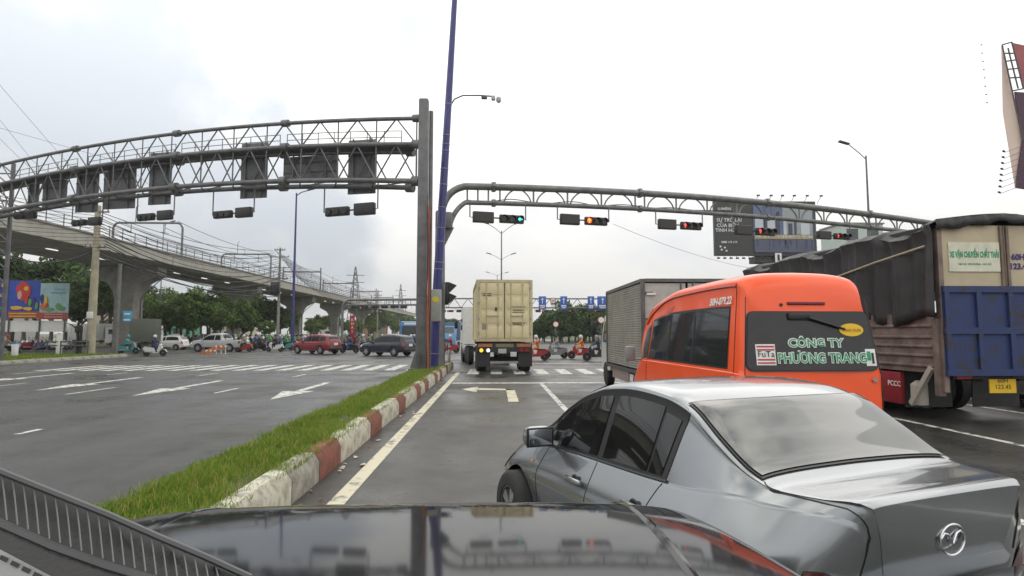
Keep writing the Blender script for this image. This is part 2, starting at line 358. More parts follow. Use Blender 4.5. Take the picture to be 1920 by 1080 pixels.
def gen_med(g, n):
    u = g.uniform(0, 1, n); y = 3.4 + 25.6 * u ** 1.7; x = g.uniform(-3.24, -2.24, n); x = np.where(g.uniform(0, 1, n) < .10, g.uniform(-2.3, -2.12, n), x)
    k = np.sin(x * 5 + y * 1.7) + np.sin(y * 2.9 + 1) + g.normal(0, .7, n); x2 = np.where(k < -1.2, g.uniform(-3.12, -2.7, n), x)
    return x2, y, np.full(n, .30)
go = link('grass', blades(90000, gen_med, .03, .145, .0038, 3, [G1, G2, G3])); go['kind'] = 'stuff'; tag(go, 'long green grass growing on the kerbed median strip', 'grass')
# litter and fallen leaves along the kerb
M_LIT = mat('pale_litter', (.5, .47, .42), .8, 0, .2); M_LEAFD = mat('dry_leaf', (.22, .14, .06), .8, 0, .3)
for k in range(26):
    y = 5 + 18 * rnd.random() ** 1.2; s = rnd.uniform(.03, .085); x = rnd.uniform(-2.05, -1.75)
    vs = [(math.cos(a) * s * rnd.uniform(.5, 1.1), math.sin(a) * s * rnd.uniform(.3, .7), rnd.uniform(0.0, .02)) for a in np.linspace(0, 2 * math.pi, 7)[:-1]]
    mb = MB().add(vs + [(v[0], v[1], v[2] + .004) for v in vs] , [tuple(range(6)), tuple(range(11, 5, -1))] + [(i, (i + 1) % 6, (i + 1) % 6 + 6, i + 6) for i in range(6)])
    pale = k % 3
    o = mb.part('litter_scrap' if pale else 'fallen_leaf', M_LIT if pale else M_LEAFD, None, None, (x, y, .006), (0, 0, rnd.uniform(0, 6)))
    if pale: tag(o, 'pale scrap of litter lying in the gutter beside the median kerb', 'litter', 'litter along the kerb')
    else: tag(o, 'brown dry leaf lying in the gutter beside the median kerb', 'leaf', 'dry leaves along the kerb')
# far-left verge with kerb and grass
verge = setting(MB().box((-33.3, 39.5, .06), (11.0, 11.6, .26)).part('verge_bed', M_GRASSB))
for k in range(12):
    o = link('kerb_block', KG, verge); o.location = (-27.6, 33.7 + k * .962, -.14)
for k in range(11):
    o = link('kerb_block', KG, verge); o.location = (-27.6 - k * .962, 33.55, -.14); o.rotation_euler = (0, 0, R(90))
def gen_v(g, n): return g.uniform(-38.5, -27.9, n), g.uniform(33.8, 45.2, n), np.full(n, .19)
go2 = link('grass', blades(14000, gen_v, .06, .2, .012, 9, [G2, G1, G3])); go2['kind'] = 'stuff'; tag(go2, 'mown green grass on the far verge around the concrete pole', 'grass')
# grass shoulder on the right and beyond the junction, as ground cover
gr = setting(MB().box((60, 250, -.01), (86, 340, .1)).part('grass_shoulder', M_GRASSB))
# ------------------------------------------------------------------ sign gantry over the oncoming lanes (cambered lattice truss)
def gp(t, z0, back=0.):                     # point on the gantry line, z0 = height at the median post
    return Vector((-2.95 - 25.05 * t - back * .35, 23.7 + 9.3 * t + back * .94, z0 + .45 * t + 2.5 * t * (1 - t)))
def gt(px):                                 # which t lies on the sight line of pixel column px
    q = (px - 928) / 1100; return (-2.95 - 23.7 * q) / (25.05 + 9.3 * q)
gan = thing('sign_gantry', 'tall grey lattice sign gantry spanning the oncoming lanes, its thick post on the median', 'gantry', (-2.95, 23.7, .3))
O = Vector((-2.95, 23.7, .3))
def gl(*ps): return [Vector(p) - O for p in ps]
ZT, ZM, ZL = 10.6, 9.5, 7.95
mb = MB(); pb = Vector((-2.95, 23.7, .3)); top = Vector((-2.92, 23.75, 11.45))
mb.bbox((0, 0, 5.55), (.40, .40, 11.1), .07); mb.bbox((.28, .25, 5.35), (.16, .2, 10.7), .03)
mb.part('post', M_GREY, gan)
mb = MB().box((0, 0, .03), (.9, .9, .06))
for a in range(4):
    c, s = math.cos(a * math.pi / 2), math.sin(a * math.pi / 2)
    mb.prism([(.22, .06), (.44, .06), (.22, .75)], -.02, .02, 'xz') if a == 0 else mb.add([(c * .22 - s * .02, s * .22 + c * .02, .06), (c * .44, s * .44, .06), (c * .22, s * .22, .75), (c * .22 + s * .02, s * .22 - c * .02, .06)], [(0, 1, 2), (1, 3, 2), (0, 2, 3), (0, 3, 1)])
mb.part('base_plate', M_GREY, gan)
for (z0, bk, r, nm) in ((ZT, 0, .085, 'chord'), (ZM, 0, .10, 'chord'), (ZL, 0, .11, 'chord'), (ZM, 1.15, .10, 'chord'), (ZL, 1.15, .11, 'chord')):
    MB().tube(gl(*[gp(t, z0, bk) for t in np.linspace(0.008, 1.02, 26)]), r, 10).part(nm, M_GREY, gan)
    for t in (.012, .26, .50, .76):
        a, b = gp(t - .006, z0, bk), gp(t + .006, z0, bk)
        MB().tube(gl(a, b), r * 1.9, 12).part('flange', M_GREY, gan)
def brace(a, b, r=.032): MB().tube(gl(a, b), r, 6).part('brace', M_GREY, gan)
N = 14
for i in range(N):
    t0, t1 = i / N + .012, (i + 1) / N + .012; tm = (t0 + t1) / 2
    brace(gp(t0, ZM), gp(t0, ZL), .036); brace(gp(tm, ZM), gp(t0, ZL)); brace(gp(tm, ZM), gp(t1, ZL))
    brace(gp(t0, ZM, 1.15), gp(tm, ZL, 1.15)); brace(gp(t1, ZM, 1.15), gp(tm, ZL, 1.15))
    brace(gp(t0, ZL), gp(t0, ZL, 1.15)); brace(gp(t0, ZL), gp(t1, ZL, 1.15), .026)
    brace(gp(t0, ZM), gp(t0, ZM, 1.15)); brace(gp(t1, ZM), gp(t0, ZM, 1.15), .026)
    brace(gp(t0, ZT), gp(t0, ZM), .03); brace(gp(tm, ZT), gp(t0, ZM)); brace(gp(tm, ZT), gp(t1, ZM))
# walkway: deck grating and its railing panels
MB().add(gl(*[gp(t, ZM - .03, b) for t in np.linspace(.01, 1, 20) for b in (.2, .95)]), [(2 * i, 2 * i + 1, 2 * i + 3, 2 * i + 2) for i in range(19)]).part('walkway', M_DGREY, gan)
for (a, b) in ((.03, .255), (.27, .495), (.51, .74), (.77, .97)):
    for z in (.34, .62, .90):
        MB().tube(gl(*[gp(t, ZM + z, 1.0) for t in np.linspace(a, b, 8)]), .018, 5).part('railing_bar', M_GREY, gan)
    for t in np.linspace(a, b, 8):
        MB().tube(gl(gp(t, ZM, 1.0), gp(t, ZM + .9, 1.0)), .02, 5).part('railing_post', M_GREY, gan)
# lattice post at the far end
for dx, dy in ((0, 0), (-1.0, 0), (0, 1.3), (-1.0, 1.3)):
    b = gp(1, 0); MB().tube(gl((b.x + dx, b.y + dy, 0), (b.x + dx, b.y + dy, 11.6)), .11, 8).part('lattice_leg', M_GREY, gan)
for k in range(14):
    b = gp(1, 0); z = .6 + k * .8
    for dy in (0, 1.3):
        MB().tube(gl((b.x, b.y + dy, z), (b.x - 1, b.y + dy, z)), .04, 6).part('brace', M_GREY, gan)
        MB().tube(gl((b.x, b.y + dy, z), (b.x - 1, b.y + dy, z + .8)), .035, 6).part('brace', M_GREY, gan)
# conduits strapped to the post
M_COND = mat('orange_conduit', (.34, .11, .05), .6, 0, .25, 5)
cd = thing('conduit_bundle', 'orange brown plastic conduits running up the gantry post', 'conduit', (-2.70, 23.42, .3))
for k in range(4):
    x = .0 + .042 * k
    MB().tube([(x + .02 * math.sin(z * 1.7 + k), -.12 + .03 * math.sin(z * 1.1 + 2 * k), z) for z in np.linspace(0, 7.0 - k * .3, 18)], .021, 6).part('conduit', M_COND if k % 3 else mat('dark_conduit', (.09, .035, .03), .6), cd)
# signs seen from behind
def back_sign(px0, px1, py0, py1, label, ribs=2):
    t = gt((px0 + px1) / 2); c = gp(t, 0, 1.35); d = c.y
    a, b = at(px0, py0, d), at(px1, py1, d); w, h = b.x - a.x, a.z - b.z
    s = thing('road_sign', label, 'road sign', ((a.x + b.x) / 2, d, b.z), -math.atan2(9.3, 25.05) * .6, 'signs on the gantry')
    MB().bbox((0, 0, h / 2), (w, .05, h), .015).part('panel', M_SIGNB, s)
    for k in range(ribs):
        z = h * (k + .7) / (ribs + .4); MB().box((0, -.045, z), (w * .98, .04, .06)).part('rib', M_DGREY, s)
    for k in (-.3, .3): MB().box((w * k, -.09, h / 2), (.06, .05, h * 1.02)).part('upright', M_GREY, s)
    return s
SG = [(652, 706, 262, 364, 'tall grey sign back on the gantry, next to the median post'), (527, 637, 292, 336, 'wide low grey sign back on the gantry between two tall signs'),
      (451, 503, 268, 372, 'tall grey sign back on the gantry, between two wide signs'), (279, 323, 286, 384, 'tall grey sign back on the gantry beside a dusty wide one'),
      (191, 258, 312, 392, 'wide deep grey sign back on the gantry near its lattice end'), (141, 187, 322, 398, 'narrow grey sign back on the gantry between two wide ones near the lattice end'),
      (77, 129, 338, 388, 'small wide grey sign back at the lattice end of the gantry'), (52, 74, 346, 392, 'narrowest grey sign back, right against the gantry lattice post')]
for s in SG: back_sign(*s)
# traffic lights: a horizontal three-lamp head beside a countdown box on a U-shaped hanger
def hood_mesh(r, L):
    mb = MB(); n = 10; vs = []
    for k in range(n + 1):
        a = R(-20 + 220 * k / n)
        vs += [(math.cos(a) * r, 0, math.sin(a) * r), (math.cos(a) * r, -L, math.sin(a) * r)]
    return mb.add(vs, [(2 * k, 2 * k + 1, 2 * k + 3, 2 * k + 2) for k in range(n)])
M_LENS = mat('dark_lens', (.03, .03, .03), .25); M_LENSR = mat('unlit_red_lens', (.10, .015, .015), .3)
def signal(px_c, py_c, d, w, rz, label, lit=None, hang=.9, yh=None, grp='traffic lights on the arched gantry', backside=False, order=1):
    p = at(px_c, py_c, d); s = thing('traffic_light', label, 'traffic light', p, rz, grp)
    k = w / 2.45; f = -1 if not backside else 1
    MB().bbox((-.72 * k * order, 0, 0), (1.0 * k, .22, .52 * k), .03).part('countdown_box', M_BLACK, s)
    if not backside: MB().box((-.72 * k * order, -.116, 0), (.88 * k, .012, .40 * k)).part('countdown_screen', mat('unlit_display', (.03, .025, .025), .35), s)
    MB().bbox((.66 * k * order, 0, -.02), (1.2 * k, .2, .40 * k), .05).part('lamp_housing', M_BLACK, s)
    MB().tube([(-.2 * k * order, 0, 0), (.06 * k * order, 0, 0)], .035, 6).part('coupling', M_BLACK, s)
    for i in range(3):
        x = (.26 + .40 * i) * k if order > 0 else -(.26 + .40 * i) * k
        on = lit and lit[0] == i
        if not backside:
            MB().lathe([(.15 * k, 0), (.15 * k, -.02)], 16, 'y', (x, -.10, -.02)).part('lens', {'r': M_LENSR, 'a': M_LENS, 'g': M_LENS}[lit[1]] if on else M_LENS, s)
            h = hood_mesh(.165 * k, .16).part('visor', M_BLACK, s); h.location = (x, -.10, -.02)
        else: MB().lathe([(.15 * k, .09), (.12 * k, .14)], 10, 'y', (x, -.23, -.02)).part('lamp_cap', M_BLACK, s)
        if on:
            m = {'r': M_LEDR, 'a': M_LEDA, 'g': M_LEDG}[lit[1]]; q = .105 * k
            P = [(0, 1.1), (.85, .2), (.5, -.1), (.22, .2), (.22, -1), (-.22, -1), (-.22, .2), (-.5, -.1), (-.85, .2)]
            if lit[1] == 'g': P = [(-b, a) for a, b in P]
            if lit[1] == 'a': MB().lathe([(.14 * k, 0), (.14 * k, -.012)], 16, 'y', (x, -.122, -.02)).part('lit_lens', mat('lit_orange_glow', (.9, .10, .02), .4, emit=1.2, var=0), s)
            MB().prism([(x + a * q, -.02 + b * q) for a, b in P], -.152 if lit[1] == 'a' else -.135, -.125, 'xz').part('lit_arrow', M_LEDA if lit[1] == 'a' else m, s)
    xa, xb = -1.36 * k, 1.36 * k
    MB().tube([(-1.2 * k, 0, -.02), (xa, 0, -.02), (xa, 0, hang)], .03, 6).part('hanger', M_GREY, s); MB().tube([(1.24 * k, 0, -.02), (xb, 0, -.02), (xb, 0, hang)], .03, 6).part('hanger', M_GREY, s)
    return s
grot = -math.atan2(9.3, 25.05)
for (pc, py, w, lb) in ((657, 394, 2.45, 'traffic light seen from behind, hanging nearest the median post'), (437, 400, 2.2, 'traffic light seen from behind with a slim long housing under the tall middle sign'),
                        (291, 405, 2.2, 'traffic light seen from behind with a pale worn box'), (163, 416, 2.0, 'traffic light seen from behind in front of the viaduct and concrete pole'), (48, 405, 1.6, 'small traffic light seen from behind beside the lattice end of the gantry')):
    t = gt(pc); d = gp(t, 0, .6).y; z = at(pc, py, d).z
    signal(pc, py, d, w, grot, lb, None, gp(t, ZL).z - z, grp='traffic lights under the sign gantry', backside=True, order=-1)

# ------------------------------------------------------------------ arched signal gantry over our lanes
def rt(px): q = (px - 928) / 1100; return (2.55 + 26.5 * q) / (26.1 - 6.5 * q)
def rd(px): return 26.5 + 6.5 * rt(px)
UP = [(862, 349), (925, 351), (1050, 355), (1205, 361), (1275, 366), (1340, 374), (1452, 380), (1565, 391), (1652, 402), (1715, 411)]
LO = [(872, 380), (975, 382), (1112, 387), (1205, 392), (1275, 396), (1340, 400), (1452, 407), (1565, 419), (1652, 426)]
def zfit(S):
    return np.polyfit([rt(p) for p, _ in S], [at(p, y, rd(p)).z for p, y in S], 2)
zu, zl = zfit(UP), zfit(LO)
def rp(t, u): return Vector((-2.55 + 26.1 * t, 26.5 + 6.5 * t, float(np.polyval(zu if u else zl, t))))
O2 = Vector((-2.5, 26.5, .3))
def l2(*ps): return [Vector(p) - O2 for p in ps]
arch = thing('signal_gantry', 'grey tubular signal gantry with a row of small arches between its two tubes', 'gantry', O2)
MB().tube([(0, 0, 0), (0, 0, 5.9), (0, 0, 7.0)], [.27, .22, .21], 14).part('post', M_GALV, arch)
MB().lathe([(.42, 0), (.42, .05), (.27, .06)], 14).part('base_plate', M_GALV, arch)
mb = MB().bbox((.18, -.02, 6.55), (.75, .6, .75), .06); mb.prism([(.1, 5.2), (.2, 6.25), (.62, 6.25)], -.1, .1, 'xz'); mb.part('knuckle', M_GALV, arch)
e = rp(.012, 1); c = [Vector((-2.47, 26.5, 6.9)).lerp(Vector((-2.42, 26.5, 8.3)), u).lerp(Vector((-2.42, 26.5, 8.3)).lerp(rp(.045, 1), u), u) for u in np.linspace(0, .95, 9)]
MB().tube(l2(*c, *[rp(t, 1) for t in np.linspace(.045, 1.16, 34)]), .165, 12).part('upper_tube', M_GALV, arch)
c = [Vector((-2.1, 26.5, 6.5)).lerp(Vector((-1.95, 26.55, 7.35)), u).lerp(Vector((-1.95, 26.55, 7.35)).lerp(rp(.045, 0), u), u) for u in np.linspace(0, .95, 8)]
MB().tube(l2(*c, *[rp(t, 0) for t in np.linspace(.045, 1.16, 34)]), .115, 10).part('lower_tube', M_GALV, arch)
for px in (925, 1205, 1452, 1652):
    t = rt(px)
    for u, r in ((1, .25), (0, .19)): MB().tube(l2(rp(t - .003, u), rp(t + .003, u)), r, 6).part('flange', M_GALV, arch)
for px in (875, 895, 915, 937): t = rt(px); MB().tube(l2(rp(t, 0), rp(t, 1)), .04, 6).part('strut', M_GALV, arch)
AX = [940, 1001, 1066, 1131, 1196, 1214, 1275, 1335, 1392, 1446, 1460, 1514, 1562, 1607, 1650, 1664, 1705, 1745, 1785, 1825]
for a, b in zip(AX[:-1], AX[1:]):
    ta, tb = rt(a), rt(b); MB().tube(l2(rp(tb, 0), rp(tb, 1)), .045, 6).part('strut', M_GALV, arch)
    if b - a > 25:
        ta += (tb - ta) * .06; tb -= (tb - ta) * .06
        P = []
        for k in range(13):
            w = k / 12; p = rp(ta + (tb - ta) * w, 0); q = rp(ta + (tb - ta) * w, 1); P.append(p.lerp(q, .90 * math.sin(math.pi * w) ** .62))
        MB().tube(l2(*P), .038, 6).part('arch_bar', M_GALV, arch)
e = rp(1.16, 1); MB().tube(l2((e.x, e.y, 0), e), .22, 12).part('post', M_GALV, arch)
MB().tube(l2(*[rp(t, 0) + Vector((.0, -.02, .16 + .05 * math.sin(t * 60) - .06 * abs(math.sin(t * 25)))) for t in np.linspace(.05, .6, 60)]), .022, 5).part('signal_cable', M_BLACK, arch)
r2 = -math.atan2(-6.5, 26.1)
for (pc, py, lit, lb) in ((934, 409, (2, 'g'), 'traffic light showing a teal left arrow, first from the median pole'), (1094, 413, (0, 'a'), 'traffic light showing an orange straight arrow'),
                          (1274, 422, (0, 'r'), 'traffic light showing a red arrow, beside the one with the orange arrow'), (1415, 433, (0, 'r'), 'traffic light showing a red arrow, in front of the dark billboard'), (1562, 442, (0, 'r'), 'traffic light showing a red arrow, just above the grey tarpaulin truck')):
    d = rd(pc) - .1; z = at(pc, py, d).z; signal(pc, py, d, 2.42 if pc < 1500 else 2.1, r2, lb, lit, float(np.polyval(zl, rt(pc))) - z)
# ------------------------------------------------------------------ tall blue lamp pole between the two gantry posts, with camera arm
a, b = at(811, 690, 25.2), at(852, -30, 25.2); ax = (b - a); a.z = .3
bp = thing('lamp_post', 'very tall dark blue pole with silver bands standing between two grey posts', 'pole', (a.x, 25.2, .3))
f = lambda z: Vector(((b.x - a.x) * z / 16, 0, z))
MB().tube([f(z) for z in (0, 4, 8, 12, 17, 20)], [.21, .195, .17, .15, .12, .10], 14).part('shaft', M_BLUEP, bp)
MB().lathe([(.33, 0), (.33, .05), (.21, .06)], 14).part('base_plate', M_BLUEP, bp)
for z in (.6, 2.4, 3.0, 4.2, 4.5, 5.4, 6.0, 6.9, 7.9, 8.6, 9.4, 9.7, 10.1, 11.5):
    r = .215 - z * .0055; MB().tube([f(z - .012), f(z + .012)], r + .012, 14).part('band', M_STEEL, bp)
MB().tube([f(20), f(20) + Vector((1.2, 0, .5)), f(20) + Vector((2.2, 0, .6))], .05, 8).part('lamp_arm', M_BLUEP, bp)
MB().bbox((f(20).x + 2.5, 0, 20.6), (.7, .3, .12), .05).part('lamp_head', M_DGREY, bp)
ca = thing('traffic_camera', 'thin bent grey arm carrying two traffic cameras beside the blue pole', 'camera', at(836, 320, 25.6))
o = ca.location.copy()
MB().tube([at(x, y, 25.6) - o for x, y in ((836, 320), (838, 225), (842, 202), (852, 186), (868, 179), (900, 179), (928, 181))], .035, 8).part('arm', M_GREY, ca)
MB().bbox(at(908, 183, 25.6) - o, (.26, .16, .13), .03).part('camera_body', M_DGREY, ca); MB().bbox(at(925, 184, 25.6) - o, (.18, .2, .2), .04).part('camera_body', mat('pale_grey', (.45, .45, .45), .4), ca)
MB().lathe([(.02, .22), (.10, .18), (.12, .06), (.10, -.02), (.03, -.08)], 12, 'z', at(935, 190, 25.6) - o).part('dome_camera', mat('pale_grey', (.45, .45, .45), .4), ca)
# control box and pedestrian signal
p = at(816, 602, 24.9)
cb_ = thing('control_box', 'grey control cabinet with a round yellow sticker strapped to the blue pole', 'cabinet', p)
MB().bbox((.05, -.1, .65), (.42, .30, 1.35), .03).part('cabinet', mat('pale_cabinet', (.32, .33, .31), .6), cb_)
MB().lathe([(.13, 0), (.13, -.01)], 14, 'y', (.03, -.252, .9)).part('sticker', mat('yellow_sticker', (.7, .55, .03), .5), cb_)
p = at(838, 568, 26.0)
ps = thing('pedestrian_signal', 'black pedestrian signal seen side-on with two pointed visors', 'traffic light', p)
MB().bbox((.0, 0, .42), (.16, .34, 1.0), .03).part('housing', M_BLACK, ps)
for z in (.68, .2): MB().prism([(.08, z + .24), (.42, z + .10), (.10, z - .22)], -.17, .17, 'xz').part('visor', M_BLACK, ps)
MB().tube([(-.02, 0, .85), (-.28, 0, .85)], .025, 6).part('bracket', M_GREY, ps)
for (px, d, h, lb) in ((842, 29.0, .95, 'short grey steel stub post at the median nose'), ):
    q = at(px, 690, d); s = thing('bollard', lb, 'bollard', (q.x, d, .3)); MB().tube([(0, 0, 0), (0, 0, h - .05), (0, 0, h)], [.055, .055, .03], 10).part('post', M_STEEL, s); MB().tube([(0, 0, h * .7), (0, 0, h * .8)], .06, 10).part('band', M_RED, s)
# ------------------------------------------------------------------ elevated railway viaduct
VX0, VX1, VZ = -46.5, -37.0, 9.4
via = thing('viaduct', 'long pale concrete railway viaduct on hammerhead piers beyond the oncoming lanes', 'viaduct', (-41.7, 65, 0))
OV = Vector((-41.7, 65, 0)); PIERS = [12, 40, 68, 96, 124.5, 154, 184, 215, 246, 278]
hw = (VX1 - VX0) / 2
sec = [(-hw, 1.55), (-hw, .2), (-hw + 1.6, 0), (hw - 1.6, 0), (hw, .2), (hw, 1.55), (hw - .3, 1.55), (hw - .3, 1.0), (-hw + .3, 1.0), (-hw + .3, 1.55)]
for a, b in zip(PIERS[:-1], PIERS[1:]):
    L = b - a - .12
    MB().prism([(x, VZ + z) for x, z in sec], a - 65 + .06, b - 65 - .06, 'xz').part('deck_girder', M_CONC, via, 30)
    MB().box((hw + .06, (a + b) / 2 - 65, VZ + 1.46), (.14, L, .16)).part('coping', M_CONCD, via)
    for z in (.35, .7, 1.05):
        MB().tube([(hw - .15, a - 64.9, VZ + 1.55 + z), (hw - .15, b - 65.1, VZ + 1.55 + z)], .03, 5).part('handrail', M_GREY, via)
pm = MB().box((0, 0, .55), (.06, .06, 1.1)).mesh('railing_post', M_GREY)
for y in np.arange(37, 236, 2.0): link('railing_post', pm, via, (hw - .15, y - 65, VZ + 1.55))
for y in PIERS:
    mb = MB().prism([(-1.05, 0), (-1.05, 5.6), (-1.3, 6.5), (-1.9, 7.4), (-3.6, 8.3), (-3.6, 9.35), (3.6, 9.35), (3.6, 8.3), (1.9, 7.4), (1.3, 6.5), (1.05, 5.6), (1.05, 0)], y - 65 - .95, y - 65 + .95, 'xz')
    mb.part('pier', M_CONCD, via, 30)
    for s in (-14, -7, 7): MB().box((1.5, y - 65 + s, 9.33), (.12, 1.4, .08)).part('tube_lamp', M_LAMPW, via)
    for s in (-2.6, 2.6): MB().box((s, y - 65, 9.38), (.9, 1.2, .14)).part('bearing', M_BLACK, via)
    MB().tube([(3.6, y - 64.6, 8.5), (3.6, y - 64.6, 8.2), (1.5, y - 64.6, 6.3), (1.12, y - 64.6, 5.5), (1.12, y - 64.6, 0)], .06, 6).part('drain_pipe', M_GREY, via)
# catenary portals and their wires on the deck
for k, y in enumerate(PIERS[2:]):
    pt = thing('catenary_portal', 'grey catenary portal frame standing on the viaduct deck', 'portal frame', (-41.7, y + 3, VZ + 1.0), 0, 'catenary portals on the viaduct')
    H = 4.6
    if k < 2: MB().tube([(-4.1, 0, 0), (-4.1, 0, H - .6), (-3.8, 0, H - .1), (-3.4, 0, H), (3.4, 0, H), (3.8, 0, H - .1), (4.1, 0, H - .6), (4.1, 0, 0)], .13, 8).part('frame', M_GREY, pt)
    else:
        for s in (-4, 4): MB().tube([(s, 0, 0), (s, 0, H + .9)], .14, 8).part('post', M_GREY, pt)
        MB().box((0, 0, H), (8.2, .25, .28)).part('beam', M_GREY, pt)
    for s in (-2, 2):
        MB().tube([(s, 0, H), (s, 0, H - 1.3)], .05, 6).part('drop_arm', M_GREY, pt); MB().tube([(s - .5, 0, H - 1.1), (s + .5, 0, H - 1.3)], .04, 6).part('registration_arm', M_GREY, pt)
    MB().tube([(-1.5, 0, H), (-1.5, 0, H + 1.9), (-1.2, 0, H + 2.1)], .05, 6).part('spike', M_GREY, pt); MB().tube([(-1.5, 0, H + .8), (-.3, 0, H + .8), (-.3, 0, H + .1)], .04, 6).part('bracket', M_GREY, pt)
M_WIRE = mat('cable_black', (.025, .025, .028), .6)
def wire(pts, r, label, cat='cable', grp=None): return tag(MB().tube(pts, r, 5).part('cable', M_WIRE), label, cat, grp)
for x, z in ((-43.7, 5.0), (-39.7, 5.0), (-43.7, 3.6), (-39.7, 3.6), (-38.2, 5.8), (-45.2, 5.8)):
    for a, b in zip(PIERS[2:6], PIERS[3:7]): wire(sag((x, a + 3, VZ + z), (x, b + 3, VZ + z), .5 if z > 4 else .15), .035, 'thin overhead wire strung between catenary portals on the viaduct', 'cable', 'catenary wires')
# ------------------------------------------------------------------ car bodies: lofted sections, windows as fitted panes
def interp(tab):
    xs = np.array([p[0] for p in tab], float); ys = np.array([p[1] for p in tab], float)
    i = np.argsort(xs); xs, ys = xs[i], ys[i]; h = np.diff(xs); d = np.diff(ys) / h; n = len(xs); m = np.zeros(n)
    for k in range(1, n - 1):
        if d[k - 1] * d[k] > 0:
            w1, w2 = 2 * h[k] + h[k - 1], h[k] + 2 * h[k - 1]; m[k] = (w1 + w2) / (w1 / d[k - 1] + w2 / d[k])
    m[0], m[-1] = d[0], d[-1]
    def f(x):
        x = min(max(x, xs[0]), xs[-1]); k = min(max(int(np.searchsorted(xs, x)) - 1, 0), n - 2)
        t = (x - xs[k]) / h[k]
        return float((2 * t**3 - 3 * t**2 + 1) * ys[k] + (t**3 - 2 * t**2 + t) * h[k] * m[k] + (-2 * t**3 + 3 * t**2) * ys[k + 1] + (t**3 - t**2) * h[k] * m[k + 1])
    return f
def catmull(P, ts, t):
    k = 0
    while k < len(ts) - 2 and t > ts[k + 1]: k += 1
    u = (t - ts[k]) / (ts[k + 1] - ts[k]); p = [P[max(k - 1, 0)], P[k], P[k + 1], P[min(k + 2, len(P) - 1)]]
    return tuple(.5 * (2 * p[1][i] + (p[2][i] - p[0][i]) * u + (2 * p[0][i] - 5 * p[1][i] + 4 * p[2][i] - p[3][i]) * u * u + (3 * p[1][i] - p[0][i] - 3 * p[2][i] + p[3][i]) * u**3) for i in (0, 1))
class Surf:
    def __init__(s, sp):
        s.f = {k: interp(v) for k, v in sp.items() if isinstance(v, list)}; s.x0, s.x1 = sp['zr'][0][0], sp['zr'][-1][0]
        if s.x0 > s.x1: s.x0, s.x1 = s.x1, s.x0
        s.k = sp.get('scale', (1, 1, 1)); s.crease = sp.get('crease', .0); s.lean = sp.get('lean', 0); s.rail = sp.get('rail', .93); s.sp = sp
    def P(s, x, t, side=1):
        f = s.f; w, zb, zr, wr, zs, wb = (f[k](x) for k in ('w', 'zb', 'zr', 'wr', 'zs', 'wb'))
        zb = min(zb, zr - .02); g = zr - zb; hb = zb - zs
        if t <= .45:
            K = [(w * .955, zs), (w * .995, zs + hb * .22), (w - s.crease, zs + hb * .52), (w, zs + hb * .72), (wb, zb)]
            y, z = catmull(K, [0, .10, .23, .33, .45], t)
        else:
            wr = min(wr, wb - .03)
            K = [(wb - .012, zb + .008), (wb - .03 + (wr - wb + .03) * .70, zb + g * .74), (wr, zb + g * s.rail), (wr * .62, zb + g * .985), (0, zr)]
            y, z = catmull(K, [.45, .70, .80, .90, 1.0], t)
            if t <= .452: y, z = K[0]
        un = s.sp.get('under', 0)
        if un and x < -1.95: x += un * max(0, 1.0 - z) * min(1, (-1.95 - x) / .2)
        if s.lean and x < -2.1: x += s.lean * max(0, z - 1.2) * min(1, (-2.1 - x) / .45)
        return Vector((x * s.k[0], y * s.k[1] * side, z * s.k[2]))
    def Pn(s, x, t, side, off):
        e = .004; p = s.P(x, t, side); a = s.P(min(x + e, s.x1), t, side) - s.P(max(x - e, s.x0), t, side)
        t0, t1 = max(t - e, .456 if t > .455 else 0), min(t + e, 1.0)
        b = s.P(x, t1, side) - s.P(x, t0, side)
        n = b.cross(a) * side
        if n.length < 1e-9: return p
        n.normalize()
        return p + n * off
    def body(s, name, m, parent, wheels, nx=60, nt=22, inner=M_BLACK, arch=.37):
        xs = list(np.linspace(s.x0, s.x1, nx)); ts = list(np.linspace(0, .45, nt // 2)) + list(np.linspace(.4521, 1, nt - nt // 2))
        ring = [(t, 1) for t in ts] + [(t, -1) for t in ts[-2::-1]]; n = len(ring); mb = MB()
        vs = [s.P(x, t, sd) for x in xs for t, sd in ring]
        fs = [(i * n + k, i * n + (k + 1) % n, (i + 1) * n + (k + 1) % n, (i + 1) * n + k) for i in range(nx - 1) for k in range(n)]
        fs += [tuple(range(n)), tuple((nx - 1) * n + k for k in range(n - 1, -1, -1))]
        me = mb.add(vs, fs).mesh(name, m); o = link(name, me, None)
        cut = MB()
        for (wx, wz, wy) in wheels:
            for sd in (1, -1): cut.tube([(wx, sd * (wy - .30), wz), (wx, sd * (wy + .5), wz)], arch, 22)
        co = cut.part('cutter', inner)
        bo = o.modifiers.new('b', 'BOOLEAN'); bo.object = co; bo.operation = 'DIFFERENCE'; bo.solver = 'EXACT'
        try: bo.material_mode = 'TRANSFER'
        except Exception: pass
        nm = applied(o); bpy.data.objects.remove(o); bpy.data.objects.remove(co)
        nm.shade_smooth(); nm.set_sharp_from_angle(angle=R(32)); return link(name, nm, parent)
    def pane(s, name, m, parent, xe, te, side=1, off=.006, n=14, mm=8):
        # xe = (front edge x at bottom, at top, rear edge x at bottom, at top); te = (t bottom, t top)
        vs = []
        for j in range(mm + 1):
            v = j / mm; t = te[0] + (te[1] - te[0]) * v; xa, xb = xe[0] + (xe[1] - xe[0]) * v, xe[2] + (xe[3] - xe[2]) * v
            for i in range(n + 1): vs.append(s.Pn(xa + (xb - xa) * i / n, t, side, off))
        return s._sheet(vs, n, mm, name, m, parent)
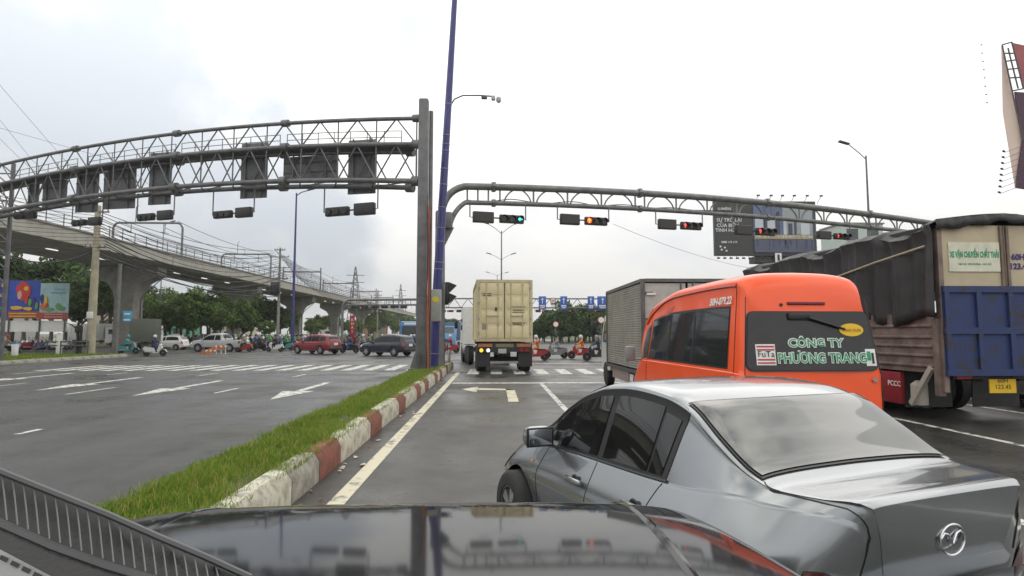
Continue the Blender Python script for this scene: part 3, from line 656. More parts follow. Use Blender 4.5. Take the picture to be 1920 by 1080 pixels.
    def top_pane(s, name, m, parent, xa, xb, wa, wb, off=.006, n=12, mm=14, bow=0.):
        vs = []
        for j in range(mm + 1):
            v = -1 + 2 * j / mm
            for i in range(n + 1):
                u = i / n; sv = v * (wa + (wb - wa) * u); x = xa + (xb - xa) * u + bow * (1 - v * v) * (u - .5) * 2
                vs.append(s.Pn(x, 1 - abs(sv) * .2, 1 if sv >= 0 else -1, off))
        return s._sheet(vs, n, mm, name, m, parent)
    def _sheet(s, vs, n, mm, name, m, parent):
        k = n + 1; fs = [(j * k + i, j * k + i + 1, (j + 1) * k + i + 1, (j + 1) * k + i) for j in range(mm) for i in range(n)]
        return MB().add(vs, fs).part(name, m, parent, 60)
    def seam(s, name, m, parent, pts, r=.004, side=1, off=.001):
        P = []
        for a, b in zip(pts[:-1], pts[1:]):
            for k in range(8): P.append(s.Pn(a[0] + (b[0] - a[0]) * k / 8, a[1] + (b[1] - a[1]) * k / 8, side, off))
        P.append(s.Pn(pts[-1][0], pts[-1][1], side, off)); return MB().tube(P, r, 5).part(name, m, parent)
def wheel_mesh(r, w, spokes=5):
    ty = MB().lathe([(r * .62, -w / 2), (r * .9, -w / 2), (r * .97, -w * .42), (r, -w * .3), (r, w * .3), (r * .97, w * .42), (r * .9, w / 2), (r * .62, w / 2), (r * .62, -w / 2)], 28, 'y', cap=False).mesh('tyre', M_RUB, 40)
    mb = MB().lathe([(r * .66, -w * .45), (r * .64, w * .46), (r * .56, w * .46), (r * .54, w * .1), (.02, w * .1)], 24, 'y', mi=1)
    for k in range(spokes):
        a = 2 * math.pi * k / spokes
        for da in (-.16, .16):
            q = Matrix.Rotation(a + da, 3, 'Y'); mb.box(q @ Vector((0, w * .33, r * .33)), (r * .12, w * .2, r * .52), q)
    mb.lathe([(r * .14, w * .1), (r * .13, w * .45), (.01, w * .47)], 12, 'y')
    return ty, mb.mesh('rim', [M_RIM, mat('rim_shadow', (.12, .12, .12), .5, .5)], 40)
WM = {}
def wheels(parent, spots, r=.31, w=.2, k=5):
    if (r, w, k) not in WM: WM[(r, w, k)] = wheel_mesh(r, w, k)
    ty, ri = WM[(r, w, k)]
    for (x, y, z) in spots:
        o = link('wheel', ty, parent, (x, y, z), (0, rnd.uniform(0, 6) if y > 0 else rnd.uniform(0, 6), 0 if y > 0 else math.pi)); link('rim', ri, o)
def paint(name, col, metal=.35, rough=.3, coat=.5): return mat(name, col, rough, metal, .04, 2, coat=coat)

# ---- silver saloon cutting into the lane in front of the camera car
M_SILV = paint('silver_grey_paint', (.235, .25, .265), .75, .2, .7)
SL, SW, SZ = .834, 1.135, .984
SED = dict(zr=[(2.085, .56), (2.05, .66), (1.9, .76), (1.6, .86), (1.3, .94), (1.05, 1.0), (.92, 1.04), (.6, 1.24), (.3, 1.375), (0, 1.445), (-.35, 1.47), (-.75, 1.445), (-.98, 1.39), (-1.3, 1.22), (-1.58, 1.075), (-1.72, 1.04), (-1.95, 1.04), (-2.08, 1.05), (-2.14, 1.04), (-2.165, .98), (-2.19, .86), (-2.22, .72)],
           zb=[(2.085, .52), (1.9, .68), (1.5, .80), (1.0, .87), (.6, .885), (0, .90), (-.6, .915), (-1.1, .935), (-1.6, .975), (-1.9, .975), (-2.1, .95), (-2.17, .88), (-2.22, .66)],
           w=[(2.085, .52), (2.03, .66), (1.85, .78), (1.5, .835), (.8, .845), (-1.2, .85), (-1.7, .80), (-2.0, .67), (-2.15, .57), (-2.24, .46)],
           wb=[(2.085, .45), (2.0, .58), (1.8, .68), (1.4, .735), (.8, .755), (0, .765), (-.8, .765), (-1.4, .735), (-1.8, .66), (-2.05, .55), (-2.18, .46), (-2.24, .38)],
           wr=[(2.085, .35), (1.8, .54), (1.2, .62), (.95, .69), (.55, .64), (.1, .605), (-.5, .60), (-.95, .60), (-1.4, .62), (-1.75, .59), (-2.1, .48), (-2.24, .34)],
           zs=[(2.085, .30), (1.8, .22), (0, .21), (-1.8, .24), (-2.24, .34)], scale=(SL, SW, SZ), crease=-.012, under=.42)
psi = R(YAW); cx, cy = 1.345, 4.415
SX, SY = cx * math.cos(psi) + cy * math.sin(psi), -cx * math.sin(psi) + cy * math.cos(psi)
sed = thing('sedan_car', 'silver grey four-door saloon angled across the lane in front of the orange minibus', 'car', (SX, SY, 0), R(90) + .385 - psi)
S = Surf(SED)
S.body('body', M_SILV, sed, [(1.285 * SL, .30, .84 * SW), (-1.285 * SL, .30, .85 * SW)], 120, 60, arch=.345)
M_SEAL = mat('window_seal', (.012, .012, .013), .35)
for sd in (1, -1):
    S.pane('window_seal', M_SEAL, sed, (.96, .78, -.96, -1.03), (.458, .755), sd, .004, 40, 10)
    S.pane('side_window', M_GLASS, sed, (.86, .74, -.06, -.10), (.478, .715), sd, .009, 24, 8)
    S.pane('side_window', M_GLASS, sed, (-.15, -.19, -.74, -.78), (.478, .715), sd, .009, 20, 8)
    S.pane('quarter_window', M_GLASS, sed, (-.77, -.81, -.91, -.97), (.478, .70), sd, .009, 8, 6)
    S.seam('chrome_strip', mat('dark_trim', (.03, .03, .032), .25, .3), sed, [(.90, .455), (-.98, .455)], .009, sd, .006)
    for pts in ([(.80, .44), (.84, .33), (.80, .12), (.76, .02)], [(-.10, .45), (-.10, .30), (-.06, .02)], [(-.95, .45), (-.84, .33), (-.74, .20), (-.80, .02)], [(.76, .03), (-.8, .03)]):
        S.seam('door_seam', M_SEAL, sed, pts, .0035, sd, 0)
    for x in (.08, -.78):
        p = S.Pn(x, .355, sd, .022); h = MB().bbox(p + Vector((0, sd * .012, 0)), (.21, .035, .045), .018).part('door_handle', M_SILV, sed)
        MB().lathe([(.055, 0), (.05, .006)], 14, 'y', S.Pn(x + .02, .352, sd, -.001)).part('handle_recess', M_SEAL, h)
    q = S.Pn(.68, .47, sd, .0); mir = MB()
    mir.bbox(q + Vector((.02, sd * .16, .075)), (.13, .24, .155), .06); mir.tube([q, q + Vector((.02, sd * .10, .03))], .03, 8)
    m_ = mir.part('door_mirror', M_SILV, sed); MB().bbox(q + Vector((-.046, sd * .165, .078)), (.014, .195, .12), .04).part('mirror_glass', mat('mirror', (.35, .37, .4), .05, .9), m_)
    MB().bbox(q + Vector((-.040, sd * .165, .078)), (.014, .225, .145), .05).part('mirror_rim', M_BLACK, m_)
    MB().lathe([(.018, 0), (.012, .006)], 10, 'y', S.Pn(1.0, .36, sd, .002)).part('side_repeater', M_AMB, sed)
    # tail lamp wraps from the flank round the corner
    S.pane('tail_lamp', mat('dark_red_lens', (.09, .008, .012), .12, 0, .1, coat=.5), sed, (-1.92, -2.00, -2.205, -2.17), (.17, .31), sd, .008, 14, 6)
    S.pane('reversing_lamp', mat('lamp_white', (.65, .65, .66), .15, 0, .05, coat=.5), sed, (-2.06, -2.10, -2.19, -2.17), (.25, .275), sd, .014, 6, 3)
    S.pane('headlamp', M_CHROME, sed, (2.04, 1.98, 1.72, 1.62), (.30, .40), sd, .006, 10, 5)
S.top_pane('window_seal', M_SEAL, sed, -.955, -1.615, 1.0, .99, .008, 22, 36, .045)
S.top_pane('rear_window', mat('rear_glass', (.010, .014, .013), .03, 0, .1, 2, spec=1.0, coat=.6), sed, -.975, -1.595, .955, .945, .014, 22, 36, .045)
S.top_pane('windscreen', M_GLASS, sed, .86, .16, .9, .93, .006)
for sd in (1, -1): S.seam('boot_seam', M_SEAL, sed, [(-1.63, .80), (-1.78, .72), (-2.06, .62), (-2.15, .52), (-2.2, .38)], .004, sd, 0)
# oval emblem with a winged mark on the boot face
ex = S.P(-2.19, 1, 1).x - .004; ez = .81
em = MB().tube([(ex, .085 * math.cos(a), ez + .068 * math.sin(a)) for a in np.linspace(0, 2 * math.pi, 25)], .006, 6).part('emblem', M_CHROME, sed)
MB().tube([(ex, a, ez + b) for a, b in ((-.079, .014), (-.055, .034), (-.03, .026), (-.012, .0), (0, -.018), (.012, .0), (.03, .026), (.055, .034), (.079, .014))], .006, 6).part('emblem_wing', M_CHROME, em)
MB().bbox((-2.16 * SL, 0, .45), (.16, 1.35, .30), .02).part('bumper_inset', M_SILV, sed)
MB().box((-2.20 * SL, 0, .50), (.03, .52, .13)).part('number_plate', M_WHITE, sed)
wheels(sed, [(1.285 * SL, .84 * SW, .30), (1.285 * SL, -.84 * SW, .30), (-1.285 * SL, .85 * SW, .30), (-1.285 * SL, -.85 * SW, .30)], .30, .20)

# ---- orange high-roof minibus
M_ORG = paint('orange_paint', (.86, .085, .007), 0, .28, .3)
HZ = 2.50
VAN = dict(zr=[(2.62, .86), (2.60, 1.0), (2.45, 1.12), (2.2, 1.22), (1.95, 1.62), (1.65, 2.05), (1.3, 2.33), (.8, 2.45), (0, 2.55), (-1.5, 2.57), (-2.2, 2.56), (-2.42, 2.54), (-2.53, 2.49), (-2.59, 2.42), (-2.62, 2.33)],
           zb=[(2.62, .8), (2.3, 1.02), (1.9, 1.15), (1.2, 1.20), (0, 1.20), (-2.3, 1.20), (-2.62, 1.18)],
           w=[(2.62, .66), (2.5, .80), (2.2, .90), (1.5, .95), (-2.2, .95), (-2.5, .935), (-2.58, .92), (-2.62, .89)],
           wb=[(2.62, .6), (2.4, .75), (2.0, .88), (1.5, .935), (-2.3, .94), (-2.5, .93), (-2.58, .915), (-2.62, .885)],
           wr=[(2.62, .45), (2.2, .78), (1.8, .79), (1.2, .75), (0, .76), (-2.2, .77), (-2.5, .75), (-2.62, .71)],
           zs=[(2.62, .32), (2.2, .26), (-2.2, .28), (-2.62, .36)], rail=.92, crease=.0, lean=.13)
vx = 4.03
van = thing('minibus', 'bright orange high-roof minibus with green lettering on its rear window', 'minibus', (vx, 10.25, 0), R(93.2))
van.scale = (1, 1.06, 1.015)
V = Surf(VAN)
V.body('body', M_ORG, van, [(1.65, .33, .95), (-1.25, .33, .95)], 90, 44, arch=.39)
for sd in (1, -1):
    V.pane('side_window', mat('van_side_glass', (.02, .022, .025), .05, 0, .1, 2, spec=.8), van, (1.20, 1.13, -2.18, -2.14), (.475, .655), sd, .008, 30, 8)
    V.pane('window_seal', M_SEAL, van, (1.24, 1.17, -2.22, -2.18), (.465, .665), sd, .004, 30, 8)
    V.pane('door_window', M_GLASS2, van, (1.92, 1.50, 1.30, 1.26), (.475, .645), sd, .008, 10, 6)
    V.seam('door_seam', M_SEAL, van, [(1.26, .66), (1.28, .46), (1.26, .05)], .006, sd); V.seam('door_seam', M_SEAL, van, [(-2.36, .77), (-2.40, .46), (-2.42, .05)], .006, sd)
    V.seam('drip_rail', mat('orange_trim', (.30, .03, .01), .4), van, [(1.55, .70), (.6, .735), (-1.2, .74), (-2.34, .74)], .016, sd, .006)
    for x in (.15, -.95): V.seam('window_divider', M_SEAL, van, [(x, .475), (x, .64)], .014, sd, .008)
    q = V.Pn(1.75, .47, sd, 0); mm = MB().bbox(q + Vector((.05, sd * .20, .12)), (.1, .2, .30), .06); mm.tube([q, q + Vector((.05, sd * .14, .02))], .025, 6); mm.part('door_mirror', mat('grey_mirror_shell', (.25, .25, .25), .4), van)
    V.pane('tail_lamp', M_RED, van, (-2.50, -2.50, -2.60, -2.60), (.20, .34), sd, .008, 4, 6)
tm = text_mesh('50H-079.22', .15, M_WHITE, .002, .004)
def on_side(o, p, sd=1, tilt=0): o.location = p; o.rotation_euler = (R(90) - tilt, 0, math.pi if sd > 0 else 0)
t = link('side_number', tm, van); on_side(t, V.Pn(-1.85, .685, 1, .02), 1, .18)
# the rear: glass, lettering, wiper, brake-light strip, door line
TILT = math.atan(.13)
def RX(z, off=0.): return -2.622 + .13 * max(0, z - 1.2) - off
def rear_box(name, m, y, z, w, h, off, par=van, th=.006, bv=0):
    mb = MB(); q = Matrix.Rotation(TILT, 3, 'Y')
    mb.bbox((RX(z, off), y, z), (th, w, h), bv, rot=q) if bv else mb.box((RX(z, off), y, z), (th, w, h), q)
    return mb.part(name, m, par)
def rounded_pane(name, m, w0, w1, z0, z1, r, off):
    P = []
    for cx_, cz, a0 in ((w1 - r, z1 - r, 0), (-w1 + r, z1 - r, 90), (-w0 + r, z0 + r, 180), (w0 - r, z0 + r, 270)):
        for k in range(7): a = R(a0 + 15 * k); P.append((cx_ + r * math.cos(a), cz + r * math.sin(a)))
    n = len(P); vs = [(RX(z, off), y, z) for y, z in P] + [(RX(z, -.01), y, z) for y, z in P]
    return MB().add(vs, [tuple(range(n))] + [(i, (i + 1) % n, (i + 1) % n + n, i + n) for i in range(n)]).part(name, m, van, 30)
rounded_pane('window_seal', M_SEAL, .865, .80, 1.235, 2.015, .09, .006)
gz = rounded_pane('rear_window', mat('van_rear_glass', (.022, .023, .025), .06, 0, .25, 3, spec=.5), .85, .785, 1.25, 2.0, .08, .012)
def rear_text(body, size, y, z, m, lift=0, off=0., sx=1.0, name='lettering', par=van):
    return link(name, text_mesh(body, size, m, .001, off, sx), par, (RX(z, .018 + lift), y, z), (R(90) - TILT, 0, R(-90)))
M_GRNT = mat('green_letter', (.02, .30, .14), .5); M_WT = mat('white_letter', (.75, .76, .74), .5)
rear_text('CÔNG TY', .150, -.06, 1.595, M_WT, 0, .012, 1.05); rear_text('CÔNG TY', .150, -.06, 1.595, M_GRNT, .004, .001, 1.05)
rear_text('PHƯƠNG TRANG', .175, -.13, 1.40, M_WT, 0, .012, .84); rear_text('PHƯƠNG TRANG', .175, -.13, 1.40, M_GRNT, .004, .002, .84)
fs_ = rear_box('sticker', M_WT, .60, 1.45, .25, .27, .016)
for k in range(6):
    if k not in (2, 3): rear_box('sticker_stripe', mat('red_stripe', (.45, .04, .06), .5), .60, 1.345 + k * .042, .225, .020, .022, fs_, .004)
rear_text('FuTa', .11, .60, 1.455, M_BLACK, .010, 0, 1, 'sticker_lettering', fs_)
f2 = rear_box('sticker', M_WT, -.765, 1.41, .13, .22, .016)
rear_box('sticker_mark', M_GRNT, -.74, 1.43, .05, .12, .021, f2, .004); rear_box('sticker_mark', M_BLACK, -.79, 1.40, .03, .14, .021, f2, .004)
ov = MB().lathe([(1, 0), (1, .004)], 28, 'x', (0, 0, 0)).part('oval_sticker', M_YPL, van); ov.location = (RX(1.77, .022), -.55, 1.77); ov.scale = (1, .16, .085); ov.rotation_euler = (0, TILT, 0)
rear_text('VINA SUN', .055, -.55, 1.765, mat('brown_letter', (.35, .16, .02), .5), .012, 0, 1, 'sticker_lettering')
MB().bbox((RX(1.95, .03), .12, 1.945), (.05, .30, .10), .03).part('wiper_motor', M_BLACK, van)
MB().tube([(RX(1.93, .06), .02, 1.93), (RX(1.8, .05), -.40, 1.80)], .014, 6).part('wiper_arm', M_BLACK, van); MB().tube([(RX(1.92, .035), -.02, 1.915), (RX(1.79, .03), -.46, 1.78)], .016, 6).part('wiper_blade', M_BLACK, van)
rear_box('high_brake_light', mat('dark_red_strip', (.14, .01, .02), .3), 0, 2.12, .50, .04, .008, van, .03, .01)
MB().lathe([(.022, 0), (.018, -.02)], 10, 'x', (RX(2.1), .33, 2.10)).part('camera_button', M_BLACK, van)
MB().lathe([(.035, 0), (.03, -.02)], 12, 'x', (-2.62, -.80, 1.12)).part('lock', M_CHROME, van)
MB().bbox((-2.64, 0, .42), (.16, 1.8, .22), .05).part('bumper', M_ORG, van)
for sd in (1, -1): MB().tube([(RX(z, .001), sd * (.885 - .10 * max(0, (z - 1.2) / 1.0)), z) for z in np.linspace(.6, 2.2, 12)], .006, 5).part('tailgate_seam', M_SEAL, van)
V.top_pane('windscreen', M_GLASS, van, 2.15, 1.55, .9, .9, .008)
wheels(van, [(1.65, .83, .33), (1.65, -.83, .33), (-1.25, .83, .33), (-1.25, -.83, .33)], .33, .2)
# wrinkled vinyl stripe panels on the flank
V.pane('decal', mat('red_decal', (.55, .10, .05), .4), van, (.55, .35, .30, .05), (.66, .70), 1, .005)

# ---- container lorry
M_CREAM = mat('container_cream', (.66, .58, .35), .5, 0, .05, 2.5); M_CREAMD = mat('container_cream_worn', (.52, .45, .28), .55, 0, .12, 4)
ct = thing('container_truck', 'lorry with a cream shipping container and black chassis waiting on the crosswalk', 'truck', (.44, 26.7, 0), R(3.6))
ct.scale = (1.03, 1, 1.035)
cw, ch, cl, z0 = 2.5, 2.72, 6.1, 1.33
def corr(L, H, depth, pitch, base):        # trapezoid corrugation along L, returns (along, out)
    P, x = [], 0
    while x < L - pitch: P += [(x, 0), (x + pitch * .3, 0), (x + pitch * .5, depth), (x + pitch * .8, depth)]; x += pitch
    return P + [(L, 0)]
cp = corr(cl - .24, ch, .036, .28, 0)
for sd in (-1, 1):
    n = len(cp); xs = sd * (cw / 2 - .05)
    vs = [(xs + sd * (0 - b), .12 + a, z0 + .12) for a, b in cp] + [(xs + sd * (0 - b), .12 + a, z0 + ch - .1) for a, b in cp]
    MB().add(vs, [(i, i + 1, n + i + 1, n + i) for i in range(n - 1)]).part('side_panel', M_CREAM, ct)
mb = MB()
for x in (-1, 1):
    for y in (.06, cl - .06): mb.box((x * (cw / 2 - .06), y, z0 + ch / 2), (.12, .12, ch))
    for z in (.06, ch - .06): mb.box((x * (cw / 2 - .05), cl / 2, z0 + z), (.10, cl - .25, .12))
for y in (.06, cl - .06):
    for z in (.07, ch - .06): mb.box((0, y, z0 + z), (cw - .25, .115, .13))
mb.part('frame', M_CREAMD, ct)
MB().box((0, cl / 2, z0 + ch - .03), (cw - .12, cl - .14, .03)).part('roof', M_CREAM, ct); MB().box((0, cl - .05, z0 + ch / 2), (cw - .26, .04, ch - .26)).part('front_panel', M_CREAM, ct)
for sd in (-1, 1):
    d = MB().box((sd * .565, .05, z0 + ch / 2 + .005), (1.10, .05, ch - .28)).part('door', M_CREAM, ct)
    for k in range(4):
        MB().bbox((sd * .565, .020, z0 + .42 + k * .63), (.94, .03, .50), .012).part('door_panel', M_CREAM, d)
    for x in (.28, .80):
        MB().tube([(sd * x, -.02, z0 + .06), (sd * x, -.02, z0 + ch - .12)], .02, 8).part('lock_rod', M_CREAMD, d)
        for z in (.12, .75, 1.9, ch - .2): MB().box((sd * x, -.01, z0 + z), (.10, .05, .05)).part('rod_bracket', M_CREAMD, d)
        MB().box((sd * (x + (.12 if x < .5 else -.12)), -.05, z0 + 1.12), (.30, .025, .035)).part('lock_handle', M_STEEL, d)
    for z in (.35, 1.0, 1.7, 2.35): MB().box((sd * 1.14, -.008, z0 + z), (.06, .03, .10)).part('hinge', M_STEEL, d)
MB().box((0, .012, z0 + ch / 2), (.035, .03, ch - .26)).part('door_gasket', M_BLACK, ct)
M_INK = mat('stencil_ink', (.10, .09, .07), .7)
for (x, z, w) in ((.62, 1.52, .62), (.62, 1.38, .5), (.62, 1.28, .55), (.62, .82, .6), (.62, .76, .5), (-.78, 2.1, .40), (-.78, 2.02, .38)):
    MB().box((x, .0005, z0 + z), (w, .004, .035)).part('stencil_line', M_INK, ct)
MB().box((-.88, .0005, z0 + .65), (.24, .004, .26)).part('data_plate', mat('data_plate', (.3, .27, .2), .5), ct); MB().box((-.38, .0005, z0 + 1.42), (.10, .004, .16)).part('data_plate', M_INK, ct)
mb = MB()
for x in (-.45, .45): mb.box((x, 3.4, 1.08), (.14, 6.6, .38))
for y in (.25, 2.2, 4.2, 6.0): mb.box((0, y, 1.22), (2.3, .14, .14))
mb.part('chassis', M_BLACK, ct)
MB().box((0, .06, 1.06), (2.44, .1, .36)).part('rear_beam', M_BLACK, ct)
for x in (-.85, .85): MB().box((x, .0, 1.17), (.62, .02, .14)).part('chevron_board', mat('chevron_rust', (.36, .13, .05), .5, 0, .3, 9), ct)
MB().box((0, .0, 1.16), (.78, .02, .15)).part('centre_board', mat('olive_board', (.17, .16, .09), .6), ct)
MB().lathe([(.085, 0), (.075, -.03)], 14, 'y', (-1.02, .005, .95)).part('indicator', M_LAMPA, ct); MB().lathe([(.08, 0), (.07, -.03)], 14, 'y', (-.72, .005, .95)).part('reversing_lamp', M_LAMPW, ct)
for x in (.75, 1.0): MB().lathe([(.08, 0), (.07, -.03)], 14, 'y', (x, .005, .95)).part('tail_lamp', M_RED, ct)
MB().box((-.1, -.005, .92), (.36, .015, .2)).part('number_plate', mat('grubby_plate', (.4, .4, .38), .5), ct); MB().box((0, .2, .42), (2.2, .08, .1)).part('underrun_bar', M_STEEL, ct)
for x in (-1, 1): MB().box((x * .93, .15, .55), (.62, .02, .62)).part('mudflap', M_BLACK, ct)
for y in (.95, 2.2):
    for sd in (-1, 1):
        for x in (.92, 1.12): MB().lathe([(.25, -.12), (.44, -.12), (.50, -.09), (.50, .09), (.44, .12), (.25, .12)], 22, 'x', (sd * (x - .02), y, .5)).part('wheel', M_RUB, ct)
    MB().tube([(-1.0, y, .5), (1.0, y, .5)], .09, 8).part('axle', M_BLACK, ct)
# its tractor unit, swung to the left
tr = thing('truck_tractor', 'white tractor unit pulling the cream container, swung towards the median', 'truck', (-.62, 35.6, 0), R(9))
MB().box((0, -.4, .85), (.95, 4.6, .3)).part('chassis', M_BLACK, tr)
MB().prism([(.7, .9), (.7, 3.35), (2.0, 3.35), (2.55, 2.5), (2.7, 1.9), (2.7, .6), (1.4, .6)], -1.2, 1.2, 'yz').part('cab', M_WHITE, tr, 30)
for sd in (-1, 1):
    MB().box((sd * 1.203, 1.9, 2.3), (.012, .9, .7)).part('side_window', M_GLASS, tr); MB().tube([(sd * 1.2, 2.4, 2.6), (sd * 1.5, 2.5, 2.5)], .03, 6).part('mirror_arm', M_BLACK, tr); MB().bbox((sd * 1.5, 2.5, 2.3), (.2, .1, .5), .03).part('mirror', M_BLACK, tr)
for y in (-1.6, -.5, 1.7):
    for sd in (-1, 1): MB().lathe([(.22, -.16), (.46, -.16), (.52, -.12), (.52, .12), (.46, .16), (.22, .16)], 22, 'x', (sd * 1.05, y, .52)).part('wheel', M_RUB, tr); MB().box((sd * 1.05, y, 1.1), (.4, 1.05, .03)).part('mudguard', M_BLACK, tr)
for sd in (-1, 1): MB().tube([(sd * .95, .1, .7), (sd * .95, 1.0, .7)], .28, 14).part('fuel_tank', M_STEEL, tr)

# ---- box truck with ribbed steel body
M_RIB = mat('ribbed_steel', (.34, .33, .30), .45, .35, .2, 2); M_FRM = mat('box_frame_steel', (.12, .12, .12), .45, .5, .25)
bt = thing('box_truck', 'box truck with a ribbed dull steel body ahead of the orange minibus', 'truck', (4.75, 14.35, 0), 0)
bw, bl, bz0, bz1 = 2.2, 4.6, .72, 3.06
def ribbed(sd):
    P = []; z = bz0 + .12
    while z < bz1 - .1: P += [(0, z), (.022, z + .012), (.022, z + .034), (0, z + .046)]; z += .064
    n = len(P); x = sd * bw / 2
    vs = [(x + sd * a, .05, z) for a, z in P] + [(x + sd * a, bl - .05, z) for a, z in P]
    MB().add(vs, [(i, i + 1, n + i + 1, n + i) for i in range(n - 1)]).part('side_panel', M_RIB, bt, 20)
ribbed(-1); ribbed(1)
mb = MB()
for x in (-1, 1):
    for y in (.02, bl - .02): mb.box((x * bw / 2, y, (bz0 + bz1) / 2), (.09, .09, bz1 - bz0 + .06))
    for z in (bz0 + .04, bz1): mb.box((x * bw / 2, bl / 2, z), (.085, bl - .12, .085))
for z in (bz0 + .04, bz1): mb.box((0, .02, z), (bw - .1, .085, .085))
mb.part('frame', M_FRM, bt); MB().box((0, bl / 2, bz1 - .02), (bw - .1, bl - .1, .03)).part('roof', M_RIB, bt); MB().box((0, bl - .03, (bz0 + bz1) / 2), (bw - .1, .03, bz1 - bz0)).part('front_panel', M_RIB, bt)
for sd in (-1, 1):
    d = MB().box((sd * bw / 4, .04, (bz0 + bz1) / 2), (bw / 2 - .06, .04, bz1 - bz0 - .14)).part('rear_door', mat('pale_door', (.42, .42, .39), .5, 0, .12), bt)
    MB().tube([(sd * .15, 0, bz0), (sd * .15, 0, bz1)], .018, 6).part('lock_rod', M_FRM, d)
    for z in (1.4, 2.1, 2.75): MB().box((sd * (bw / 2 - .12), .0, z), (.24, .03, .05)).part('hinge', M_FRM, d)
MB().box((-.9, -.0, 2.72), (.22, .06, .05)).part('latch', M_WHITE, bt)
mb = MB()
for x in (-.4, .4): mb.box((x, 2.9, .58), (.12, 6.2, .22))
mb.box((0, .06, .58), (2.0, .1, .14)); mb.part('chassis', M_BLACK, bt)
MB().prism([(4.75, .55), (4.75, 2.3), (5.6, 2.35), (6.15, 1.7), (6.3, 1.1), (6.3, .5)], -1.0, 1.0, 'yz').part('cab', mat('truck_cab_white', (.55, .55, .52), .4, 0, .1, coat=.3), bt, 30)
for sd in (-1, 1):
    MB().prism([(5.0, 1.45), (5.0, 2.15), (5.55, 2.15), (5.95, 1.6), (5.95, 1.45)], sd * 1.0, sd * 1.012, 'yz').part('side_window', M_GLASS, bt)
    MB().tube([(sd * 1.0, 6.1, 1.7), (sd * 1.28, 6.25, 1.9), (sd * 1.28, 6.25, 2.3)], .02, 6).part('mirror_arm', M_BLACK, bt); MB().bbox((sd * 1.28, 6.22, 1.95), (.2, .08, .42), .03).part('mirror', M_BLACK, bt)
    MB().box((sd * 1.06, 2.9, .55), (.03, 2.2, .30)).part('side_guard', mat('side_guard_pink', (.28, .22, .2), .6), bt)
    for y in (1.2, 5.55): MB().lathe([(.2, -.13), (.36, -.13), (.41, -.1), (.41, .1), (.36, .13), (.2, .13)], 20, 'x', (sd * .88, y, .41)).part('wheel', M_RUB, bt); 

# ---- tarpaulin truck
M_TARP = mat('tarpaulin', (.028, .028, .030), .6, 0, .4, 2.2, .4, bscale=14); M_BLUET = mat('tailgate_blue', (.035, .032, .04), .55, 0, 0, 3.5, .3, col2=(.022, .04, .13), thr=(.36, .5))
M_DIRT = mat('dirty_steel', (.10, .075, .065), .6, .2, 0, 3, .2, col2=(.24, .18, .16), thr=(.3, .65)); M_CRM2 = mat('cream_door', (.48, .41, .28), .5, 0, .12, 2)
tt = thing('tarpaulin_truck', 'big truck under a dark grey tarpaulin with a blue ribbed tailgate', 'truck', (9.72, 10.9, 0), R(.6))
tw, tl = 2.6, 8.3; hx = tw / 2; ZT0, ZT1 = 1.0, 3.95
# tarpaulin: over the top, down the near side, a short valance at the back
def tarp():
    vs, fs = [], []; ny, ns = 150, 30
    for i in range(ny + 1):
        y = -.10 + tl * i / ny
        for j in range(ns + 1):
            s = j / ns * 4.35
            fold = (1 - abs(math.sin(y * 2.9 + .9 * math.sin(y * 1.7)))) ** 2 * 1.1 + math.sin(y * 11 + 2 + s) * .22 + (1 - abs(math.sin(y * 5.3 + 1.1 + .25 * s))) ** 2 * .6 - .5
            if s < 1.55:                       # hanging side, bottom to top
                z = 1.98 + s * 1.26 + .10 * math.sin(y * 3.1 + 1) * (1 - s / 1.55) - .20 * max(0, math.sin(y * 2.1)) * (s / 1.55) ** 2; k = (1 - s / 1.55)
                x = -hx - .10 - .19 * fold * (.5 + .5 * k) - .03 - .05 * (s / 1.55 > .9)
            elif s < 2.8:
                u = (s - 1.55) / 1.25; x = -hx + u * hx; z = 3.92 + .12 * math.sin(u * math.pi / 2) + .045 * fold * (1 - u) - .20 * max(0, math.sin(y * 2.1)) * (1 - u)
            else:
                u = (s - 2.8) / 1.55; x = u * (hx + .05); z = 4.04 - .12 * u
            vs.append((x, y, z))
    k = ns + 1; fs = [(i * k + j, i * k + j + 1, (i + 1) * k + j + 1, (i + 1) * k + j) for i in range(ny) for j in range(ns)]
    o = MB().add(vs, fs).part('tarpaulin', M_TARP, tt, 70); mo = o.modifiers.new('s', 'SOLIDIFY'); mo.thickness = .012
tarp()
vs = []
for i in range(25):
    x = -hx - .06 + (tw + .12) * i / 24; u = abs(x) / hx
    vs += [(x, -.11 - .02 * math.sin(i * 1.9), 4.04 - .12 * u), (x, -.13 - .03 * math.sin(i * 2.3), 3.70 + .03 * math.sin(i * 1.3) + .18 * (1 - min(u, 1)))]
o = MB().add(vs, [(2 * i, 2 * i + 1, 2 * i + 3, 2 * i + 2) for i in range(24)]).part('tarpaulin_valance', M_TARP, tt, 70); o.modifiers.new('s', 'SOLIDIFY').thickness = .012
MB().tube([(-hx - .17, .05, 3.42), (-hx - .20, 1.5, 3.27), (-hx - .21, 3.0, 3.08), (-hx - .20, 4.5, 2.95)], .022, 6).part('rope', mat('rope', (.36, .32, .22), .8), tt)
MB().box((0, tl / 2, 3.2), (tw - .1, tl - .3, 1.3)).part('cargo_core', M_BLACK, tt)
for sd in (-1, 1):
    d = MB().box((sd * hx / 2, -.02, 3.16), (hx - .05, .05, 1.30)).part('upper_door', M_CRM2, tt)
    MB().box((sd * .06, -.06, 3.16), (.05, .05, 1.28)).part('door_edge', M_DIRT, d)
MB().box((-hx + .02, -.02, 2.2), (.09, .12, 3.1)).part('corner_post', M_DIRT, tt); MB().box((hx - .02, -.02, 2.2), (.09, .12, 3.1)).part('corner_post', M_DIRT, tt)
